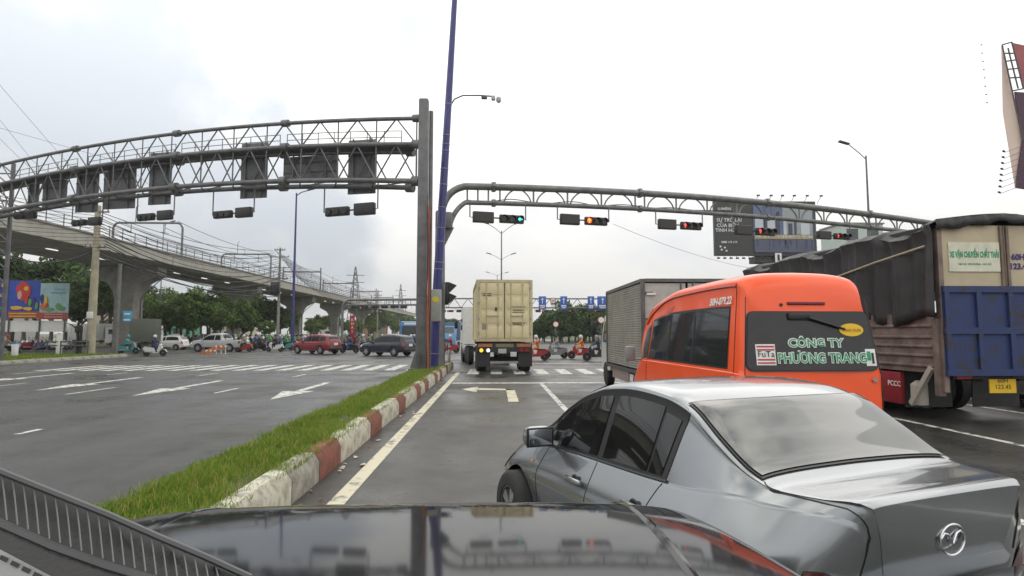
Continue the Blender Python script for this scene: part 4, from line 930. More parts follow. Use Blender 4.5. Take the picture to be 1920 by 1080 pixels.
sg = MB().box((-.60, -.058, 3.20), (1.0, .02, .56)).part('notice_board', mat('board_cream', (.62, .62, .50), .5), tt)
link('lettering', text_mesh('XE VẬN CHUYỂN CHẤT THẢI', .155, M_GRNT, .001, .006, .46), sg, (-.60, -.072, 3.24), (R(90), 0, 0)); link('lettering', text_mesh('VẬN TẢI · MÔI TRƯỜNG · KHU VỰC', .05, M_GRNT, .001, 0, .8), sg, (-.60, -.072, 3.06), (R(90), 0, 0))
M_PUR = mat('purple_letter', (.05, .03, .16), .6)
link('lettering', text_mesh('60H-', .155, M_PUR, .001, .007), tt, (.30, -.052, 3.20), (R(90), 0, 0)); link('lettering', text_mesh('123.45', .155, M_PUR, .001, .007), tt, (.30, -.052, 3.02), (R(90), 0, 0))
tg = MB().box((0, -.05, 1.80), (tw, .08, 1.64)).part('tailgate', M_BLUET, tt)
for z in (1.02, 1.80, 2.58): MB().box((0, -.11, z), (tw, .06, .12)).part('tailgate_rail', M_BLUET, tg)
for x in np.linspace(-hx + .06, hx - .06, 5): MB().box((x, -.115, 1.80), (.09, .055, 1.58)).part('tailgate_rib', M_BLUET, tg)
for y0, y1 in ((.1, 2.4), (2.5, 5.0), (5.1, tl - .2)):
    d = MB().box((-hx + .01, (y0 + y1) / 2, 1.57), (.06, y1 - y0, 1.16)).part('drop_side', M_DIRT, tt)
    for z in (1.12, 1.32, 1.50, 1.68, 1.90): MB().bbox((-hx - .035, (y0 + y1) / 2, z), (.05, y1 - y0 - .1, .06), .02).part('drop_side_rib', M_DIRT, d)
for y in (.05, 2.45, 5.05): MB().box((-hx - .02, y, 1.30), (.12, .12, 1.45)).part('stake_post', M_DIRT, tt)
MB().box((-hx - .06, .48, .72), (.08, .10, .95), (R(38), 0, 0)).part('stay', mat('pale_stay', (.4, .37, .32), .6), tt)
mb = MB(); mb.box((0, tl / 2, 1.25), (tw - .1, tl - .1, .16))
for x in (-.45, .45): mb.box((x, tl / 2 + .6, 1.0), (.16, tl + .8, .34))
mb.part('chassis', M_BLACK, tt)
pc = MB().bbox((-hx + .22, 1.55, .62), (.45, .80, .66), .03).part('tool_box', mat('red_box', (.24, .014, .022), .45), tt)
link('lettering', text_mesh('PCCC', .15, M_WT, .001, .002), pc, (-hx - .012, 1.33, .70), (R(90), 0, R(-90)))
MB().tube([(-hx + .16, .84, .32), (-hx + .16, .84, .72), (-hx + .16, .84, .80)], [.15, .15, .06], 14).part('jerrycan', mat('dirty_white_can', (.42, .40, .36), .6), tt)
for y in (2.7, 4.0):
    for sd in (-1, 1):
        for x in (.62, .98): MB().lathe([(.25, -.14), (.46, -.14), (.52, -.1), (.52, .1), (.46, .14), (.25, .14)], 22, 'x', (sd * x, y, .52)).part('wheel', M_RUB, tt)
for sd in (-1, 1): MB().lathe([(.25, -.14), (.46, -.14), (.52, -.1), (.52, .1), (.46, .14), (.25, .14)], 22, 'x', (sd * 1.0, tl + .9, .52)).part('wheel', M_RUB, tt); MB().box((sd * .72, 1.15, .62), (1.0, .02, .78)).part('mudflap', M_BLACK, tt)
MB().prism([(tl + .2, .7), (tl + .2, 2.9), (tl + 1.9, 2.9), (tl + 2.2, 1.9), (tl + 2.2, .6)], -1.22, 1.22, 'yz').part('cab', mat('cab_blue', (.03, .06, .2), .4, coat=.4), tt, 30)
MB().box((-.15, -.0, .80), (.52, .02, .34)).part('number_plate', M_YPL, tt); link('plate_lettering', text_mesh('60H\n123.45', .12, M_BLACK, .001), tt, (-.15, -.014, .80), (R(90), 0, 0))
MB().box((0, .05, .95), (tw - .4, .12, .12)).part('bumper_beam', M_BLACK, tt)
for sd in (-1, 1): MB().box((sd * .9, -.01, .95), (.30, .03, .12)).part('tail_lamp', M_RED, tt)

# ---- the camera car: bonnet, wings and front end, windscreen reflection of the dash as solid parts
M_CAMP = mat('dark_grey_paint', (.016, .017, .019), .07, 0, .1, 2, spec=.36)
HOOD = dict(zr=[(2.28, .90), (2.22, 1.07), (2.05, 1.195), (1.75, 1.262), (1.3, 1.295), (.9, 1.31), (.7, 1.315)], zb=[(2.28, .82), (2.0, 1.04), (1.6, 1.12), (.7, 1.16)],
            w=[(2.28, .74), (2.1, .92), (1.8, 1.0), (.7, 1.03)], wb=[(2.28, .66), (2.1, .84), (1.8, .93), (.7, .98)], wr=[(2.28, .5), (2.0, .70), (1.5, .77), (.7, .82)], zs=[(2.28, .40), (2.0, .32), (.7, .30)], rail=.9)
own = thing('camera_car', 'dark grey glossy bonnet and modelled dash reflection of the car the photo was taken from', 'car', (-.20, -.08, 0), R(91.0))
H = Surf(HOOD); hb = H.body('bonnet', M_CAMP, own, [(1.55, .40, 1.02)], 60, 60, arch=.44)
for sd in (1, -1):
    H.seam('bonnet_seam', M_SEAL, own, [(2.2, .60), (1.8, .585), (1.2, .58), (.72, .57)], .004, sd, 0)
    mbx = []
    for k in range(16):
        x = 2.05 - 1.3 * k / 15; mbx.append(H.Pn(x, .84 + .05 * k / 15, sd, -.012 * min(1, k / 5) * .8))
    MB().tube(mbx, [.004 + .012 * min(1, k / 5) for k in range(16)], 8).part('bonnet_crease', M_CAMP, own)
wheels(own, [(1.55, .90, .40), (1.55, -.90, .40)], .40, .24)
M_DASHREFL = mat('dash_reflection_dark', (.02, .02, .021), .5, 0, .2, 20, .2); M_SLATREFL = mat('slat_reflection_pale', (.14, .145, .145), .5)
bpy.context.view_layer.update()
inv = own.matrix_world.inverted()
def lo_(px, py, d): return inv @ at(px, py, d)
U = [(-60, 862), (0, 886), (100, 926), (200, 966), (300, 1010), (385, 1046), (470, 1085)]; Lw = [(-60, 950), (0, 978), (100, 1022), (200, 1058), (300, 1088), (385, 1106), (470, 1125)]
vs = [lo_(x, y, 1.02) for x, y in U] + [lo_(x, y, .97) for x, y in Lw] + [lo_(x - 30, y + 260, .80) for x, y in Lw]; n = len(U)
db = MB().add(vs, [(i, i + 1, n + i + 1, n + i) for i in range(n - 1)] + [(n + i, n + i + 1, 2 * n + i + 1, 2 * n + i) for i in range(n - 1)]).part('dash_reflection', M_DASHREFL, own, 30); db.modifiers.new('s', 'SOLIDIFY').thickness = .012  # solid band standing in for the dash mirrored in the windscreen
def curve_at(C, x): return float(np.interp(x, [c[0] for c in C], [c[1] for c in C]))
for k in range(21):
    x = 4 + k * 20; a, b = lo_(x, curve_at(U, x) + 5, 1.012), lo_(x + 9, curve_at(Lw, x + 9) - 8, .962); MB().tube([a, a.lerp(b, .5) + Vector((0, 0, .002)), b], .0011, 5).part('reflected_slat', M_SLATREFL, db)
MB().tube([lo_(x, y - 2, 1.01) for x, y in U], .0055, 6).part('reflected_lip', mat('lip_reflection', (.06, .062, .066), .35), db); MB().tube([lo_(x, y + 4, .965) for x, y in Lw], .007, 6).part('reflected_lip', mat('lip_reflection', (.06, .062, .066), .35), db)
MB().add([lo_(-40, 1015, .82), lo_(0, 1030, .82), lo_(95, 1080, .82), lo_(95, 1120, .8), lo_(-40, 1120, .8)], [(0, 1, 2, 3, 4)]).part('reflected_vent', mat('vent_reflection_pale', (.30, .30, .30), .6), db)  # mirrored air vent, its reflection built as flat pale and black pieces
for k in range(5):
    x = 2 + k * 21; y = 1040 + k * 10.5; MB().add([lo_(x, y, .812), lo_(x + 15, y + 7, .812), lo_(x + 10, y + 15, .81), lo_(x - 5, y + 8, .81)], [(0, 1, 2, 3)]).part('reflected_vent_slot', M_BLACK, db)

# ------------------------------------------------------------------ smaller cars, seen across the junction
M_FGL = mat('far_car_glass', (.012, .014, .016), .15, 0, .1, 2, spec=.25)
def car(kind, pcol, name, label, cat, loc, rz, group=None, win=M_FGL):
    o = thing(name, label, cat, loc, rz, group); m = mat('paint_' + pcol[0], pcol[1], .35, .2 if pcol[0] not in ('red', 'white', 'navy') else .0, .04, 2, coat=.35)
    if kind == 'suv':
        sp = dict(zr=[(2.2, .70), (2.15, .85), (1.9, .98), (1.2, 1.06), (.95, 1.12), (.35, 1.52), (0, 1.64), (-.8, 1.67), (-1.6, 1.60), (-1.95, 1.48), (-2.1, 1.2), (-2.22, .95)],
                  zb=[(2.2, .66), (1.9, .88), (1.0, 1.0), (-1, 1.05), (-2.0, 1.08), (-2.22, .88)], w=[(2.2, .62), (2.05, .80), (1.7, .88), (-1.7, .90), (-2.05, .82), (-2.22, .70)],
                  wb=[(2.2, .55), (2.0, .72), (1.6, .80), (-1.7, .83), (-2.05, .76), (-2.22, .62)], wr=[(2.2, .4), (1.2, .66), (.9, .68), (.2, .60), (-1.6, .60), (-2.0, .60), (-2.22, .5)], zs=[(2.2, .38), (1.8, .28), (-1.8, .30), (-2.22, .42)])
        wx, wr_, wn = (1.36, -1.32), .36, (1.0, .60, -1.85, -1.72); rw = (-1.72, -2.06)
    elif kind == 'hatch':
        sp = dict(zr=[(1.78, .66), (1.7, .80), (1.45, .92), (1.05, 1.0), (.85, 1.06), (.35, 1.42), (0, 1.52), (-.7, 1.54), (-1.3, 1.46), (-1.6, 1.2), (-1.75, 1.0), (-1.82, .8)],
                  zb=[(1.78, .6), (1.4, .84), (.8, .94), (-1, .99), (-1.6, 1.0), (-1.82, .76)], w=[(1.78, .52), (1.6, .72), (1.2, .79), (-1.3, .80), (-1.65, .73), (-1.82, .6)],
                  wb=[(1.78, .46), (1.5, .66), (1.1, .72), (-1.3, .74), (-1.6, .68), (-1.82, .54)], wr=[(1.78, .35), (.85, .62), (.2, .55), (-1.2, .55), (-1.6, .54), (-1.82, .45)], zs=[(1.78, .3), (1.4, .22), (-1.4, .24), (-1.82, .34)])
        wx, wr_, wn = (1.15, -1.15), .29, (.88, .55, -1.42, -1.2); rw = (-1.35, -1.68)
    else:  # pickup
        sp = dict(zr=[(2.6, .80), (2.55, .95), (2.3, 1.06), (1.6, 1.14), (1.35, 1.20), (.85, 1.60), (.5, 1.74), (-.3, 1.77), (-.65, 1.68), (-.85, 1.30), (-.95, 1.14), (-1.2, 1.13), (-2.4, 1.15), (-2.52, 1.13), (-2.6, 1.0)],
                  zb=[(2.6, .76), (2.3, .96), (1.4, 1.06), (0, 1.08), (-2.4, 1.10), (-2.6, .95)], w=[(2.6, .70), (2.45, .84), (2.1, .92), (-2.2, .93), (-2.5, .90), (-2.6, .84)],
                  wb=[(2.6, .62), (2.4, .78), (2, .86), (-2.2, .88), (-2.5, .86), (-2.6, .8)], wr=[(2.6, .5), (1.6, .72), (1.3, .72), (.7, .64), (-.5, .64), (-.9, .74), (-2.6, .74)], zs=[(2.6, .46), (2.2, .38), (-2.2, .42), (-2.6, .5)])
        wx, wr_, wn = (1.62, -1.55), .38, (1.38, 1.0, -.62, -.52); rw = (-.66, -.86)
    s = Surf(sp); wy = s.f['w'](0)
    s.body('body', m, o, [(wx[0], wr_, wy), (wx[1], wr_, wy)], 44, 20, arch=wr_ + .06)
    for sd in (1, -1):
        s.pane('side_window', win, o, wn, (.475, .69), sd, .008, 16, 5)
        if kind == 'suv': s.seam('pillar', m, o, [(-.15, .475), (-.18, .70)], .035, sd, .0); s.seam('pillar', m, o, [(-1.15, .475), (-1.12, .70)], .035, sd, .0)
        else: s.seam('pillar', m, o, [(.0, .475), (-.02, .70)], .035, sd, .0)
        q = s.Pn(wn[0] - .2, .47, sd, .0); MB().bbox(q + Vector((0, sd * .12, .06)), (.14, .2, .14), .04).part('door_mirror', m, o)
        xe = sp['zr'][-1][0]; s.pane('tail_lamp', M_RED, o, (xe + .22, xe + .18, xe + .03, xe + .05), (.26, .43), sd, .012, 4, 4); s.pane('headlamp', M_CHROME, o, (sp['zr'][0][0] - .04, sp['zr'][0][0] - .1, sp['zr'][0][0] - .38, sp['zr'][0][0] - .42), (.30, .42), sd, .01, 4, 4)
        s.seam('sill_trim', M_BLACK, o, [(wx[0] - .5, .03), (wx[1] + .5, .03)], .04, sd, 0); s.seam('door_seam', M_SEAL, o, [(wn[0] - .25, .44), (wn[0] - .2, .05)], .006, sd); s.seam('door_seam', M_SEAL, o, [(-.1, .44), (-.1, .05)], .006, sd)
    s.top_pane('rear_window', win, o, rw[0], rw[1], .88, .88, .008, 6, 8); s.top_pane('windscreen', win, o, wn[0] - .02, wn[0] - .75, .9, .9, .008, 6, 8)
    xe = sp['zr'][-1][0]; MB().box((xe - .02, 0, .86 if kind != 'pickup' else .9), (.02, .42, .2)).part('number_plate', M_WHITE, o); MB().bbox((xe + .02, 0, .5), (.2, 1.5 if kind != 'hatch' else 1.3, .22), .06).part('rear_bumper', M_BLACK if kind != 'hatch' else m, o)
    MB().bbox((sp['zr'][0][0] - .02, 0, .62), (.08, .9, .18), .03).part('grille', M_BLACK, o)
    wheels(o, [(wx[0], wy - .1, wr_), (wx[0], -wy + .1, wr_), (wx[1], wy - .1, wr_), (wx[1], -wy + .1, wr_)], wr_, .22)
    if kind == 'pickup': MB().box((-1.75, 0, 1.165), (1.45, 1.5, .02)).part('bed_cover', M_BLACK, o); MB().tube([(-1.0, -.7, 1.15), (-1.0, -.62, 1.62), (-1.0, .62, 1.62), (-1.0, .7, 1.15)], .035, 6).part('roll_bar', M_BLACK, o)
    return o
g = gnd(588, 664); car('suv', ('red', (.19, .004, .014)), 'suv_car', 'dark red SUV crossing the junction with its rear lamps towards us', 'car', (g.x, g.y + .8, 0), R(150))
g = gnd(722, 668); car('suv', ('navy', (.010, .013, .032)), 'suv_car', 'dark navy SUV crossing the junction behind the gantry post', 'car', (g.x, g.y + .8, 0), R(152))
g = gnd(402, 660); car('pickup', ('silver', (.42, .44, .45)), 'pickup_truck', 'silver pickup truck waiting beside the striped barriers', 'pickup truck', (g.x, g.y + 1, 0), R(172))
g = gnd(317, 656); car('hatch', ('white', (.68, .68, .68)), 'hatchback_car', 'small white hatchback in front of the pickup truck', 'car', (g.x, g.y, 0), R(178))
g = gnd(325, 647); car('suv', ('pearl', (.55, .56, .56)), 'suv_car', 'pale SUV queuing under the viaduct trees behind the white hatchback', 'car', (g.x, g.y, 0), R(176))
g = gnd(600, 643); car('suv', ('offwhite', (.6, .6, .58)), 'suv_car', 'white SUV queuing between the viaduct piers', 'car', (g.x, g.y, 0), R(178))
car('suv', ('grey', (.25, .26, .27)), 'suv_car', 'silver grey car half hidden beyond the blue tailgate', 'car', (13.35, 14.2, 0), R(90))

# ------------------------------------------------------------------ other trucks and buses far off
def lorry(name, label, cat, loc, rz, cabm, boxm, L, Hb, bus=False):
    o = thing(name, label, cat, loc, rz)
    if bus:
        MB().bbox((0, 0, 1.75), (L, 2.45, 2.7), .18).part('body', cabm, o)
        for sd in (-1, 1):
            for k in range(5): MB().box((-L / 2 + .9 + k * (L - 1.4) / 5 + .4, sd * 1.23, 2.15), ((L - 1.4) / 5 - .12, .02, .85)).part('window', M_GLASS2, o)
            for x in (-L / 2 + 2.2, L / 2 - 2): MB().lathe([(.2, -.13), (.42, -.13), (.47, .0), (.42, .13), (.2, .13)], 16, 'y', (x, sd * 1.1, .47)).part('wheel', M_RUB, o)
        MB().box((L / 2 + .005, 0, 2.0), (.02, 2.1, 1.2)).part('windscreen', M_GLASS2, o); MB().box((L / 2 + .01, 0, 2.85), (.02, 1.6, .25)).part('destination_panel', boxm, o)
        for sd in (-1, 1): MB().box((L / 2 + .01, sd * .9, .85), (.03, .35, .2)).part('headlamp', M_CHROME, o)
    else:
        MB().prism([(L / 2 - 1.9, .6), (L / 2 - 1.9, 2.5), (L / 2 - .6, 2.55), (L / 2 - .1, 1.7), (L / 2, 1.1), (L / 2, .5)], -1.05, 1.05, 'xz').part('cab', cabm, o, 30)
        for sd in (-1, 1): MB().box((L / 2 - 1.15, sd * 1.055, 1.95), (.8, .02, .6)).part('side_window', M_GLASS, o)
        MB().box((L / 2 - .33, 0, 2.1), (.02, 1.8, .75), (0, R(-31), 0)).part('windscreen', M_GLASS2, o); MB().box((L / 2 + .01, 0, .95), (.03, 1.2, .35)).part('grille', M_BLACK, o)
        bl_ = L - 2.1; MB().bbox((-L / 2 + bl_ / 2, 0, .95 + Hb / 2), (bl_, 2.2, Hb), .03).part('cargo_box', boxm, o)
        for sd in (-1, 1):
            for k in range(5): MB().box((-L / 2 + bl_ * (k + .5) / 5, sd * 1.11, .95 + Hb / 2), (.06, .04, Hb - .1)).part('box_rib', boxm, o)
        MB().box((-.1, 0, .75), (L - .6, .9, .2)).part('chassis', M_BLACK, o)
        for x in (-L / 2 + 1.1, L / 2 - 1.0):
            for sd in (-1, 1): MB().lathe([(.2, -.13), (.36, -.13), (.41, .0), (.36, .13), (.2, .13)], 16, 'y', (x, sd * .92, .41)).part('wheel', M_RUB, o)
    return o
M_OLIVE = mat('olive_box', (.10, .11, .09), .6, 0, .15); M_BUSB = mat('bus_blue', (.05, .22, .50), .35, 0, .1, coat=.4)
g = gnd(262, 659); lorry('box_lorry', 'small lorry with an olive grey cargo box stopped by the scooters under the viaduct', 'truck', (g.x - .5, g.y + 2, 0), R(112), M_WHITE, M_OLIVE, 5.6, 2.2)
g = gnd(165, 652); lorry('box_lorry', 'white box lorry behind the concrete utility pole', 'truck', (g.x, g.y + 2, 0), R(5), M_WHITE, mat('box_white', (.5, .5, .48), .5), 6.2, 2.0)
g = gnd(841, 657); lorry('cab_truck', 'blue heavy truck facing us beyond the junction', 'truck', (g.x - .4, g.y + 5, 0), R(-91), mat('sky_blue_cab', (.07, .24, .50), .35, 0, .1, coat=.5), mat('steel_blue_body', (.06, .12, .22), .5), 7.5, 2.0)
g = gnd(762, 655); lorry('city_bus', 'blue and white bus coming out from behind the gantry post', 'bus', (g.x - .5, g.y + 6, 0), R(-80), M_BUSB, M_WHITE, 9, 2, True)
g = gnd(790, 652); lorry('city_bus', 'white bus on the far carriageway behind the gantry post', 'bus', (g.x, g.y + 22, 0), R(-90), M_WHITE, M_BUSB, 9, 2, True)

# ------------------------------------------------------------------ motorbikes and riders
def bike_proto():
    o = thing('motorbike', 'motorbike', 'motorbike', (0, 0, 0))
    ty = MB().lathe([(.20, -.04), (.26, -.045), (.285, 0), (.26, .045), (.20, .04)], 18, 'y').mesh('wheel', M_RUB, 40); hubm = MB()
    hubm.lathe([(.05, -.05), (.05, .05)], 8, 'y')
    for k in range(5): q = Matrix.Rotation(k * 2 * math.pi / 5, 3, 'Y'); hubm.box(q @ Vector((0, 0, .12)), (.025, .03, .2), q)
    hubm = hubm.mesh('rim', M_STEEL)
    for x in (.62, -.62): w = link('wheel', ty, o, (x, 0, .285)); link('rim', hubm, w)
    mb = MB().prism([(.50, .92), (.38, 1.02), (.26, .64), (.12, .46), (-.06, .46), (-.14, .70), (-.75, .78), (-.86, .66), (-.74, .46), (-.42, .28), (.26, .25), (.46, .48), (.56, .70)], -.14, .14, 'xz')
    mb.part('fairing', M_BLACK, o, 30)
    MB().bbox((-.32, 0, .76), (.72, .22, .10), .04).part('seat', M_BLACK, o)
    MB().tube([(.62, 0, .285), (.46, 0, .88), (.40, 0, 1.02)], .035, 6).part('fork', M_STEEL, o)
    MB().tube([(.30, -.34, 1.04), (.40, 0, 1.0), (.30, .34, 1.04)], .02, 6).part('handlebar', M_BLACK, o)
    MB().bbox((.50, 0, .86), (.1, .2, .16), .05).part('headlight', M_CHROME, o); MB().bbox((-.82, 0, .72), (.06, .16, .1), .03).part('tail_light', M_RED, o)
    MB().prism([(.92, .36), (.80, .55), (.62, .60), (.42, .52), (.62, .57), (.78, .5)], -.06, .06, 'xz').part('mudguard', M_BLACK, o); MB().prism([(-.95, .42), (-.86, .58), (-.66, .62), (-.66, .58), (-.84, .52)], -.06, .06, 'xz').part('mudguard', M_BLACK, o)
    MB().tube([(-.1, -.14, .34), (-.75, -.17, .36)], .045, 8).part('exhaust', M_STEEL, o)
    for s in (-1, 1): MB().tube([(.33, s * .26, 1.03), (.30, s * .34, 1.2)], .01, 5).part('mirror_stem', M_BLACK, o); MB().bbox((.30, s * .36, 1.22), (.03, .12, .08), .02).part('mirror', M_BLACK, o)
    return o
def skin_person(joints, edges, rad, mats_fn, name):
    me = bpy.data.meshes.new(name); me.from_pydata([Vector(j) for j in joints], edges, []); o = link(name, me)
    sk = o.modifiers.new('k', 'SKIN'); sk.use_smooth_shade = True
    for i, r in enumerate(rad): me.skin_vertices[0].data[i].radius = (r, r)
    me.skin_vertices[0].data[0].use_root = True
    o.modifiers.new('s', 'SUBSURF').levels = 1
    nm = applied(o); bpy.data.objects.remove(o)
    nm.materials.clear()
    for m in (SHIRT0, TROUS0, SKIN0): nm.materials.append(m)
    for p in nm.polygons: p.material_index = mats_fn(p.center)
    nm.shade_smooth(); return nm
SHIRT0 = mat('cloth_dark', (.05, .05, .06), .8); TROUS0 = mat('trousers_dark', (.03, .032, .04), .8); SKIN0 = mat('skin', (.36, .20, .13), .6)
J = [(-.22, 0, .86), (-.17, 0, 1.05), (-.11, 0, 1.27), (-.08, 0, 1.38), (-.05, 0, 1.50), (-.03, 0, 1.60),
     (-.10, .17, 1.30), (.08, .25, 1.12), (.27, .31, 1.06), (.33, .33, 1.055), (-.10, -.17, 1.30), (.08, -.25, 1.12), (.27, -.31, 1.06), (.33, -.33, 1.055),
     (-.18, .10, .85), (.20, .15, .80), (.14, .15, .42), (.24, .16, .34), (-.18, -.10, .85), (.20, -.15, .80), (.14, -.15, .42), (.24, -.16, .34)]
E_ = [(0, 1), (1, 2), (2, 3), (3, 4), (4, 5), (2, 6), (6, 7), (7, 8), (8, 9), (2, 10), (10, 11), (11, 12), (12, 13), (0, 14), (14, 15), (15, 16), (16, 17), (0, 18), (18, 19), (19, 20), (20, 21)]
RD = [.15, .145, .165, .06, .095, .085, .075, .055, .042, .04, .075, .055, .042, .04, .10, .075, .055, .05, .10, .075, .055, .05]
def pm_(c):
    if c.z > 1.42 or c.x > .29 and c.z > .95: return 2
    return 1 if c.z < .90 else 0
RIDER = skin_person(J, E_, RD, pm_, 'body')
HELM = MB().lathe([(.125, -.06), (.135, 0), (.125, .07), (.085, .12), (.03, .142)], 16).mesh('helmet', M_WHITE, 60)
MASK = MB().bbox((.07, 0, -.09), (.08, .13, .09), .03).mesh('face_mask', mat('mask_blue', (.25, .4, .5), .7))
def rider(loc, rz, label, shirt, trous, helm, group=None, s=1):
    o = thing('person', label, 'person', loc, rz, group); b = link('body', RIDER, o); o.scale = (s, s, s)
    for i, m in ((0, shirt), (1, trous)): b.material_slots[i].link = 'OBJECT'; b.material_slots[i].material = m
    h = link('helmet', HELM, o, (-.035, 0, 1.60)); h.material_slots[0].link = 'OBJECT'; h.material_slots[0].material = helm
    link('face_mask', MASK, o, (-.02, 0, 1.60)); return o
BP = bike_proto(); first = [True]
def bike(loc, rz, label, col, group=None, s=1):
    if first[0]: o = BP; first[0] = False; o.location = loc; o.rotation_euler = (0, 0, rz); o['label'] = label; [o.__setitem__('group', group)] if group else 0; o.scale = (s,) * 3
    else: o = dup(BP, loc, rz, label, 'motorbike', group, s)
    if not group and 'group' in o.keys(): del o['group']
    for nm in ('fairing', 'mudguard'): recolour(o, nm, col)
    return o
C = {k: mat('cloth_' + k, v, .8, 0, .12) for k, v in dict(orange=(.62, .14, .02), teal=(.06, .32, .30), grey=(.25, .26, .27), navy=(.02, .03, .09), green=(.06, .28, .08), white=(.6, .6, .58), red=(.35, .03, .03), black=(.02, .02, .022), khaki=(.2, .17, .1), blue=(.05, .12, .35)).items()}
P_ = {k: mat('bike_' + k, v, .3, 0, .05, coat=.5) for k, v in dict(black=(.015, .015, .017), red=(.3, .015, .02), white=(.6, .6, .6), blue=(.03, .06, .25), grey=(.18, .18, .19), teal=(.04, .25, .25)).items()}
def pair(px, py, deg, bcol, shirt, helm, bl, rl, tr='black', s=.95, group=None):
    if bl == 'CROWD': bl = bcol + ' motorbike waiting in the crowd of riders in front of the viaduct piers'; rl = 'rider in ' + shirt + ' with a ' + helm + ' helmet waiting in the crowd before the viaduct piers'
    q = gnd(px, py); bike(q, R(deg), bl, P_[bcol], group, s); rider(q, R(deg), rl, C[shirt], C[tr], C[helm], None if not group else 'riders ' + group, s)
pair(1004, 676, 176, 'red', 'orange', 'white', 'red motorbike ridden by a person in an orange raincoat close to the container lorry', 'person in an orange raincoat and white helmet riding close to the container lorry', 'orange')
pair(1042, 672, 176, 'grey', 'grey', 'black', 'grey scooter between two riders in orange', 'person in a grey raincoat riding a grey scooter between two orange raincoats', 'grey')
pair(1088, 673, 177, 'red', 'orange', 'white', 'red motorbike under the orange rider behind the grey scooter', 'person in an orange raincoat riding behind the grey scooter', 'orange')
pair(1118, 677, 177, 'black', 'navy', 'grey', 'black motorbike coming out from behind the ribbed box truck', 'person in dark clothes riding out from behind the ribbed box truck')
pair(843, 662, 178, 'red', 'red', 'white', 'red motorbike in front of the blue heavy truck', 'person in a red jacket riding in front of the blue heavy truck')
pair(240, 664, 12, 'teal', 'teal', 'teal', 'teal scooter beside the grass verge', 'person in a teal raincoat riding the teal scooter', 'navy')
pair(290, 668, 5, 'white', 'navy', 'white', 'white and blue motorbike just past the teal scooter', 'person in navy riding the white and blue motorbike', 'navy')
pair(456, 660, 175, 'red', 'khaki', 'white', 'red scooter right behind the silver pickup', 'person in a khaki jacket riding the red scooter behind the pickup')
pair(485, 658, 170, 'black', 'black', 'grey', 'black motorbike following the red scooter', 'person in black riding behind the red scooter')
pair(515, 660, 172, 'white', 'black', 'black', 'white scooter in front of the dark red SUV', 'person in black clothes on the white scooter in front of the dark red SUV')
pair(535, 657, 176, 'teal', 'green', 'green', 'teal motorbike beside the base of the blue lamp post', 'person in a green jacket beside the base of the blue lamp post')
pair(630, 659, 178, 'black', 'green', 'green', 'black motorbike right behind the dark red SUV', 'person in a green jacket riding right behind the dark red SUV', 'black')
pair(655, 662, 178, 'black', 'navy', 'black', 'black motorbike between the red and the navy SUV', 'person in navy riding between the red and the navy SUV', 'blue')
pair(680, 657, 172, 'grey', 'grey', 'white', 'grey motorbike at the nose of the navy SUV', 'person in grey riding at the nose of the navy SUV')
pair(770, 659, 178, 'white', 'white', 'white', 'white motorbike behind the navy SUV', 'person in a white jacket riding behind the navy SUV', 'blue')
pair(14, 670, 60, 'grey', 'khaki', 'red', 'grey motorbike at the edge of the grass verge', 'person in a khaki jacket at the edge of the grass verge')
for k, (px, py) in enumerate([(470, 649), (492, 648), (508, 650), (527, 648), (548, 650), (566, 649), (583, 648), (612, 650), (640, 650), (664, 650), (692, 652), (705, 650), (440, 650), (452, 648), (462, 651), (480, 651), (500, 647), (538, 647), (558, 647), (575, 651), (595, 647), (625, 647), (650, 647), (678, 649), (716, 650), (728, 648), (742, 650), (755, 651)]):
    pair(px, py, 170 + rnd.uniform(-12, 12), rnd.choice(['black', 'red', 'white', 'grey', 'blue']), rnd.choice(['navy', 'green', 'grey', 'black', 'khaki', 'white', 'blue']), rnd.choice(['white', 'black', 'red', 'grey']), 'CROWD', 'CROWD', s=.95, group='in the waiting crowd')
for k, px in enumerate((432, 446, 468, 478, 497, 505, 524, 531, 541, 550, 637, 645, 664, 672, 690, 776, 784, 792)): pair(px, 654 + rnd.uniform(-2, 2), 174 + rnd.uniform(-12, 12), rnd.choice(['black', 'red', 'black', 'grey', 'blue']), rnd.choice(['navy', 'green', 'green', 'black', 'khaki', 'blue']), rnd.choice(['white', 'black', 'green', 'grey']), 'CROWD', 'CROWD', s=.95, group='in the waiting crowd')
for k in range(34):
    px = 450 + k * 9.4 + rnd.uniform(-4, 4); pair(px, 644.5 + rnd.uniform(-1.5, 1.5), 172 + rnd.uniform(-20, 20), rnd.choice(['black', 'red', 'black', 'grey', 'blue']), rnd.choice(['navy', 'green', 'green', 'black', 'khaki', 'white', 'blue']), rnd.choice(['white', 'black', 'green', 'grey']), 'CROWD', 'CROWD', s=.95, group='in the waiting crowd')
SV = [o for o in COL.objects if o.get('label', '').startswith('pale SUV')][0]; HB = [o for o in COL.objects if o.get('label', '').startswith('small white hatch')][0]
for src, px, py, col, lb in ((SV, 372, 646, (.05, .05, .055), 'black SUV queuing behind the silver pickup under the trees'), (HB, 432, 646, (.5, .5, .5), 'light grey hatchback queuing behind the silver pickup'), (HB, 490, 643, (.02, .03, .1), 'dark blue hatchback behind the waiting riders'),
                            (SV, 555, 641, (.55, .55, .53), 'pale SUV parked by the second viaduct pier'), (HB, 655, 640, (.6, .6, .6), 'white hatchback parked far back between the piers'), (SV, 735, 643, (.3, .3, .31), 'grey SUV just behind the navy one'), (HB, 230, 648, (.35, .35, .36), 'grey hatchback half hidden by the olive lorry'), (SV, 130, 645, (.55, .55, .53), 'white SUV parked below the hoarding behind the marker post')):
    g = gnd(px, py); o = dup(src, (g.x, g.y, 0), R(178 + rnd.uniform(-6, 6)), lb, 'car'); recolour(o, 'body', mat('paint_' + lb[:18], col, .35, .1, .04, 2, coat=.35))
